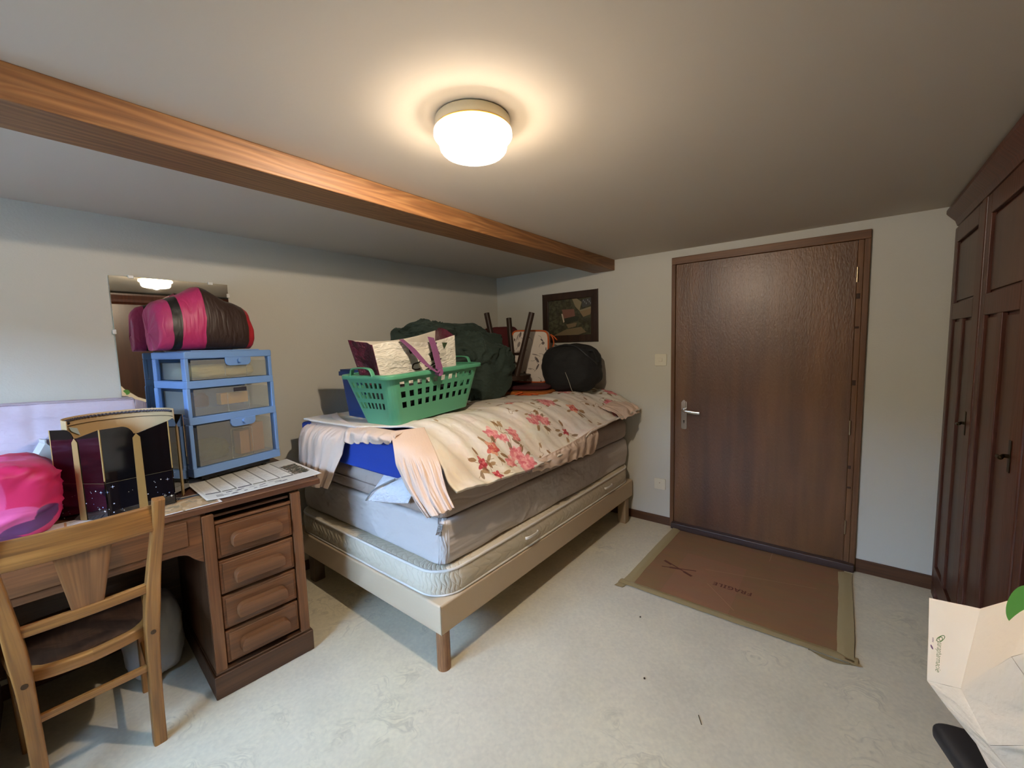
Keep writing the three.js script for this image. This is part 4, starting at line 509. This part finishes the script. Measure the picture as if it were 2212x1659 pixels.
// ---------- chair ----------
{
  const t = thing('wooden_chair', 'worn beech bistro chair with a tapered splat pushed up to the desk', 'chair', [0, 0, 0]), m = wood(0xa5763e, .42, grainT, .25, .9, { clearcoat: .25 }), seatM = wood(0x4a3222, .45, figureT, .4, .5);
  const post = (s) => { const zc = 3.02, P = spline([[.765, 0, zc + s * .14], [.770, .22, zc + s * .143], [.782, .45, zc + s * .15], [.815, .64, zc + s * .163], [.862, .83, zc + s * .181], [.884, .925, zc + s * .187]], 30); return loft(P, P.map((_, i) => { const k = i / 30; return [lerp(.019, .0165, k) + .004 * Math.exp(-(((k - .48) * 7) ** 2)), lerp(.021, .0145, k) + .006 * Math.exp(-(((k - .48) * 6) ** 2))]; }), [0, 0, 1], 6); };
  for (const s of [-1, 1]) { part('rear_post', post(s), m, t); part('bolt', new THREE.CylinderGeometry(.008, .008, .006, 16).rotateZ(Math.PI / 2).translate(.803, .435, 3.02 + s * .149), std(0x4a3520, .5, { metalness: .4 }), t); }
  const rail = (y0, y1, x, zh, bow, th, n = 20) => { const P = []; for (let i = 0; i <= n; i++) { const u = i / n * 2 - 1; P.push([x + bow * (1 - u * u), (y0 + y1) / 2, 3.02 + u * zh]); } return loft(P, [th, (y1 - y0) / 2], [1, 0, 0], 5); };
  part('top_rail', rail(.815, .905, .866, .175, .016, .0095), m, t); part('lower_rail', rail(.588, .622, .812, .152, .010, .010), m, t); part('stretcher', rail(.286, .31, .772, .138, 0, .009), m, t);
  part('splat', slab(10, 20, (u, v) => { const w = lerp(.066, .036, v); return [lerp(.875, .823, v), lerp(.825, .612, v), 3.02 + (u - .5) * 2 * w]; }, .009, (u, v) => [u * .12, v * .22]), wood(0x9a6c42, .45), t);
  const sw = (k) => lerp(.155, .195, k); // half width from rear to front
  const ring = []; const N = 64; for (let i = 0; i < N; i++) { const a = i / N * 6.2832, c = Math.cos(a), s = Math.sin(a), cx = Math.sign(c) * Math.abs(c) ** .45, cz = Math.sign(s) * Math.abs(s) ** .45, k = (1 - cx) / 2; ring.push(new THREE.Vector3(.585 + .185 * cx, .438 + (cx > .5 ? -.010 * (1 - Math.abs(cz)) : 0), 3.02 + sw(k) * cz)); }
  const rc = new THREE.CatmullRomCurve3(ring, true), RP = rc.getSpacedPoints(160), sec = [[-.016, .016], [.006, .018], [.013, .010], [.013, -.018], [.006, -.022], [-.016, -.022], [-.016, .016]];
  part('seat_frame', fromGrid((i, j) => { const p = RP[j % 160], q = RP[(j + 1) % 160], o = RP[(j + 159) % 160], tx = q.x - o.x, tz = q.z - o.z, L = Math.hypot(tx, tz), nx = tz / L, nz = -tx / L, s = Math.sign(nx * (p.x - .585) + nz * (p.z - 3.02)) || 1; return [p.x + nx * s * sec[i][0], p.y + sec[i][1], p.z + nz * s * sec[i][0]]; }, 6, 160, (i, j) => [i * .02, j / 160 * 1.2]), m, t);
  const sp = new THREE.Shape(RP.map((p) => new THREE.Vector2((p.x - .585) * .935 + .585, -((p.z - 3.02) * .93 + 3.02)))), sg = extr(sp, .008, .001).rotateX(-Math.PI / 2).translate(0, .443, 0); part('seat_panel', boxUV(sg, 0), seatM, t, 'dark plywood seat');
  for (const s of [-1, 1]) { part('front_leg', loft([[.425, 0, 3.02 + s * .165], [.43, .43, 3.02 + s * .172]], [[.014, .014], [.019, .019]], [0, 0, 1], 4), m, t); part('side_stretcher', bar([.76, .22, 3.02 + s * .142], [.432, .22, 3.02 + s * .168], [.009, .009], [0, 1, 0], 2.4), m, t); }
}
// ---------- wardrobe ----------
{
  const t = thing('wardrobe', 'tall dark panelled wooden wardrobe filling the side wall up to the ceiling', 'wardrobe', [3.1, 0, .02]), m = wood(0x522a1b, .42, figureT, .4, 1.3, { clearcoat: .2, clearcoatRoughness: .35 }), pm = wood(0x543325, .4, streakT, .5, 1.3, { clearcoat: .2, clearcoatRoughness: .3 }), L = 2.42;
  part('carcass', BB(.03, .60, .09, 1.93, 0, L, .004), m, t);
  const corn = shp([[.6, 0], [.02, 0], [.012, .012], [-.004, .02], [-.012, .045], [-.038, .075], [-.045, .085], [-.045, .10], [.6, .10]]);
  part('cornice', boxUV(extr(corn, L - .004, .001)).translate(0, 1.9305, .002), m, t);
  part('plinth', merge([BB(.004, .6, .0005, .088, .004, L - .004, .004, 2), BB(-.012, .02, .0005, .07, .03, .12, .006)]), m, t);
  const pil = [.0, .625, 1.25, 1.875, L - .07], doors = [[.072, .62], [.70, 1.245], [1.325, 1.87]];
  part('pilaster', BB(-.006, .03, .09, 1.928, .0, .068, .004), m, t);
  for (const z of [.624, 1.249, 1.874]) part('pilaster', BB(-.022, .03, .09, 1.928, z, z + .072, .006), m, t);
  part('end_panel', BB(-.002, .03, .09, 1.928, 1.948, L, .004), pm, t);
  for (const [a, b] of doors) {
    const x = -.002, st = .058, F = (y0, y1, z0, z1) => BB(x - .016, x + .0, y0, y1, z0, z1, .003), mid = (a + b) / 2;
    const d = part('door', merge([F(.095, 1.925, a, a + st), F(.095, 1.925, b - st, b), F(1.85, 1.925, a + st, b - st), F(1.475, 1.553, a + st, b - st), F(.095, .19, a + st, b - st), F(.19, 1.475, mid - .03, mid + .03), BB(x, .028, .095, 1.925, a, b, 0)]), m, t);
    for (const [y0, y1, z0, z1] of [[1.554, 1.849, a + st, b - st], [.191, 1.474, a + st, mid - .03], [.191, 1.474, mid + .03, b - st]]) part('panel', BB(x - .007, x - .0005, y0 + .01, y1 - .01, z0 + .01, z1 - .01, .004), pm, d);
    const hz = b - .03; part('handle', merge([BB(x - .0185, x - .0165, .98, 1.08, hz - .011, hz + .011, .001), loft(spline([[x - .018, 1.03, hz], [x - .03, 1.03, hz], [x - .036, 1.026, hz + .01], [x - .036, 1.022, hz - .03]], 14), [.006, .005], [0, 1, 0], 2.4)]), std(0x3d3324, .4, { metalness: 1 }), d);
  }
}
// ---------- cardboard on the floor ----------
{
  const pr = canvas(1024, 900, (c, w, h) => { const r = rng(41); c.fillStyle = '#8b6a4a'; c.fillRect(0, 0, w, h); for (let i = 0; i < 600; i++) { c.fillStyle = `rgba(${120 + r() * 60 | 0},${80 + r() * 40 | 0},${50 + r() * 30 | 0},.06)`; c.beginPath(); c.ellipse(r() * w, r() * h, 20 + r() * 80, 10 + r() * 30, 0, 0, 7); c.fill(); } c.fillStyle = 'rgba(175,115,96,.25)'; c.fillRect(180, 330, 360, 570);
    c.save(); c.translate(178, 565); c.strokeStyle = '#5b2a1c'; c.lineWidth = 9; c.beginPath(); c.moveTo(-90, -50); c.lineTo(100, 45); c.moveTo(-85, 38); c.lineTo(110, -30); c.stroke(); c.lineWidth = 18; c.beginPath(); c.moveTo(-95, -46); c.lineTo(-40, -18); c.moveTo(50, 22); c.lineTo(105, 48); c.moveTo(-40, 22); c.lineTo(20, 4); c.stroke(); c.restore();
    c.save(); c.translate(510, 615); c.rotate(Math.PI); c.fillStyle = '#5b2a1c'; c.font = 'bold 52px sans-serif'; c.textAlign = 'center'; c.fillText('FRAGILE', 0, 18); c.restore(); c.strokeStyle = 'rgba(205,160,125,.5)'; c.lineWidth = 3; c.beginPath(); c.moveTo(380, 640); c.lineTo(560, 830); c.moveTo(640, 0); c.lineTo(640, 140); c.moveTo(330, 480); c.lineTo(900, 330); c.stroke(); });
  const t = thing('cardboard_sheet', 'flat brown cardboard sheet taped to the floor in front of the door', 'cardboard', [2.225, 0, .478]), w = .985, d = .865;
  part('sheet', slab(30, 24, (u, v) => [(u - .5) * w, .0062 + .0012 * fb3(u * 4, v * 4, 1) + .002 * Math.exp(-(((u - .63) * 60) ** 2)) * (v < .3 ? 1 : .2), (v - .5) * d], -.005, (u, v) => [u, 1 - v]).translate(0, -.0055, 0), std(0xffffff, .62, { map: pr }), t);
  const tm = std(0xb9a77a, .4, { transmission: .18, thickness: 0 }), r = rng(3), strip = (x0, z0, x1, z1, wd, y = .0082) => { const L = Math.hypot(x1 - x0, z1 - z0), tx = (x1 - x0) / L, tz = (z1 - z0) / L; return slab(40, 8, (u, v) => { const k = (v - .5) * wd, e = .004 * fb3(u * 9, v > .5 ? 3 : 8, 4); return [x0 + tx * L * u - tz * (k + e), v > .55 === true ? y * (1 - (v - .55) / .45) + .0014 + .0012 * Math.abs(fb3(u * 14, v * 3, 5)) : y + .001, z0 + tz * L * u + tx * (k + e)]; }, -.0006); };
  part('tape_strip', strip(.545, .445, -.545, .45, .062), tm, t); part('tape_strip', strip(.497, -.40, .502, .465, .062), tm, t); part('tape_strip', strip(-.5, .44, -.49, -.44, .055), tm, t);
  part('tape_end', slab(6, 6, (u, v) => [-.54 + .05 * u - .012 * v, .003 + .004 * v * u, .44 + .075 * v], -.0006), tm, t); part('tape_end', slab(6, 6, (u, v) => [.50 + .04 * u + .02 * v, .002 + .010 * v * u, .44 + .04 * v], -.0006), tm, t); part('tape_end', slab(6, 6, (u, v) => [.37 + .16 * u, .002 + .003 * v, .475 + .03 * v * Math.sin(u * 3.1)], -.0006), tm, t);
}
single('twig', 'tiny dark splinter lying on the open floor', 'twig', bar([2.295, .0016, 1.60], [2.315, .0022, 1.635], [.0014, .0014], [0, 1, 0], 2), std(0x3b3328, .8));
single('crumb', 'tiny dark crumb on the floor nearer the splinter', 'crumb', new THREE.DodecahedronGeometry(.004, 1).translate(2.069, .0035, 1.553), std(0x3b3328, .8)); single('crumb', 'tiny dark crumb on the floor nearer the cardboard sheet', 'crumb', new THREE.DodecahedronGeometry(.004, 1).translate(1.904, .0035, 1.181), std(0x3b3328, .8));
// ---------- office chair and paper bag in the foreground ----------
{
  const t = thing('office_chair', 'dark padded armchair almost hidden below the beige paper bag', 'chair', [0, 0, 0]), m = std(0x16181c, .6), pl = std(0x1b1c1f, .45);
  part('seat', blob([3.0 - .01, .475, 2.36], [.085, .035, .22], { e: 5, amp: .01 }), m, t); part('armrest', loft(spline([[2.862, .672, 2.10], [2.868, .675, 2.125], [2.885, .676, 2.18], [2.92, .676, 2.30], [2.93, .672, 2.36]], 24), [[.006, .006], [.026, .016], [.032, .019], [.033, .019], ...Array(20).fill([.033, .019]), [.012, .008]], [.9, 0, -.2], 3, 28), m, t, 'dark rounded armrest pad');
  part('armrest_post', bar([2.905, .49, 2.25], [2.905, .66, 2.25], [.014, .02], [0, 0, 1], 5), pl, t); part('column', new THREE.CylinderGeometry(.025, .025, .38, 20).translate(2.98, .25, 2.36), pl, t);
  for (let i = 0; i < 5; i++) { const a = i * 1.2566 + .3, f = .105; part('base_foot', bar([2.98, .06, 2.36], [2.98 + f * Math.cos(a), .012, 2.36 + .28 * Math.sin(a)], [.014, .012], [0, 1, 0], 4), pl, t); }
}
{
  const logo = canvas(512, 1024, (c, w, h) => { c.fillStyle = '#ddd0ba'; c.fillRect(0, 0, w, h); c.save(); c.translate(150, 560); c.rotate(Math.PI / 2); c.strokeStyle = '#4f6b35'; c.lineWidth = 9; c.beginPath(); c.ellipse(-90, -10, 62, 26, .7, 0, 7); c.stroke(); c.beginPath(); c.ellipse(-90, -10, 26, 20, .4, 0, 7); c.stroke(); c.fillStyle = '#486130'; c.font = 'italic 88px sans-serif'; c.fillText('parapharmacie', -46, 26, 400); c.fillStyle = '#6b4a62'; c.font = 'bold 34px sans-serif'; c.fillText('ıımı', -60, 92); c.beginPath(); c.ellipse(70, 92, 34, 12, -.6, 0, 7); c.fill(); c.restore(); });
  const t = thing('paper_bag', 'crumpled beige paper bag with a green leaf logo, standing close by the wardrobe', 'bag'), m = std(0xddd0ba, .8, { side: THREE.DoubleSide, bumpMap: rep(crumpleT, 1, 1), bumpScale: .0012 }), lm = std(0xffffff, .8, { map: logo, side: THREE.DoubleSide });
  const M0 = [2.809, .958, 2.18], M1 = [2.857, .989, 2.24], M2 = [2.894, 1.077, 2.33], M3 = [2.938, 1.131, 2.36], Ra = [2.804, .851, 2.25], Rb = [2.831, .893, 2.31], Rd = [2.850, 1.022, 2.42], Rf = [2.922, 1.089, 2.42];
  const q4 = (A, Bp, Cc, Dd, seed, amp, n = 22) => slab(n, n, (u, v) => { const p = V(A).lerp(V(Bp), u).lerp(V(Cc).lerp(V(Dd), u), v), k = Math.min(1, 8 * u, 8 * v, 8 * (1 - u), 8 * (1 - v)); p.y += amp * fb3(u * 2.5 + seed, v * 2.5, seed) * k; p.z += amp * fb3(u * 3 + seed, v * 3, seed + 4) * k; return p.toArray(); }, .0012, (u, v) => [u, 1 - v]);
  part('gusset_panel', q4(M0, M1, Ra, Rb, 1, .010), lm, t); part('upper_panel', merge([q4(M1, M2, Rb, Rd, 2, .003), q4(M2, M3, Rd, Rf, 3, .012)]), m, t);
  const C0 = [Ra, [2.820, .842, 2.28], [2.850, .818, 2.31], [2.872, .775, 2.33], [2.905, .514, 2.33]], C1 = [Rb, [2.85, .865, 2.37], [2.885, .83, 2.40], [2.91, .76, 2.40], [2.94, .514, 2.38]], C2 = [Rd, [2.885, .97, 2.47], [2.925, .9, 2.475], [2.96, .8, 2.465], [3.0, .514, 2.42]], C3 = [Rf, [2.975, 1.0, 2.46], [3.02, .9, 2.46], [3.05, .8, 2.44], [3.06, .514, 2.40]], K0 = [[2.824, .90, 2.20], [2.83, .85, 2.2], [2.862, .82, 2.22], [2.885, .775, 2.24], [2.915, .514, 2.26]], K3 = [[2.98, 1.03, 2.33], [3.0, 1.0, 2.3], [3.03, .9, 2.28], [3.05, .8, 2.27], [3.06, .514, 2.26]];
  const fp = []; [[C0, C1], [C1, C2], [C2, C3]].forEach(([A, Bc], k) => { for (let i = 0; i < 4; i++) fp.push(q4(A[i], Bc[i], A[i + 1], Bc[i + 1], 4 + k * 4 + i, .010, 14)); });
  part('front_panel', merge(fp), m, t);
  part('back_panel', merge([0, 1, 2, 3].flatMap((i) => [q4(K3[i], K0[i], K3[i + 1], K0[i + 1], 30 + i, .004, 12), q4(K0[i], C0[i], K0[i + 1], C0[i + 1], 40 + i, .002, 8), q4(C3[i], K3[i], C3[i + 1], K3[i + 1], 50 + i, .004, 8)])), m, t); part('bag_floor', BB(2.912, 3.055, .511, .5135, 2.27, 2.37, 0), m, t);
  const n = V(M2).sub(V(M1)).cross(V(Rb).sub(V(M1))).normalize(); if (n.z < 0) n.negate();
  const dot = new THREE.CircleGeometry(.027, 40); dot.applyQuaternion(new THREE.Quaternion().setFromUnitVectors(new THREE.Vector3(0, 0, 1), n)); const dc = V(M1).lerp(V(M2), .74).addScaledVector(V(Rd).sub(V(M2)), .16).addScaledVector(n, .0025); dot.translate(dc.x, dc.y, dc.z); part('green_print', dot, std(0x3f7a2c, .7), t, 'green printed dot');
}
// three.js's own renderer: shadows on everything
scene.traverse((o) => { if (o.isMesh) o.castShadow = o.receiveShadow = true; });
renderer.render(scene, camera);
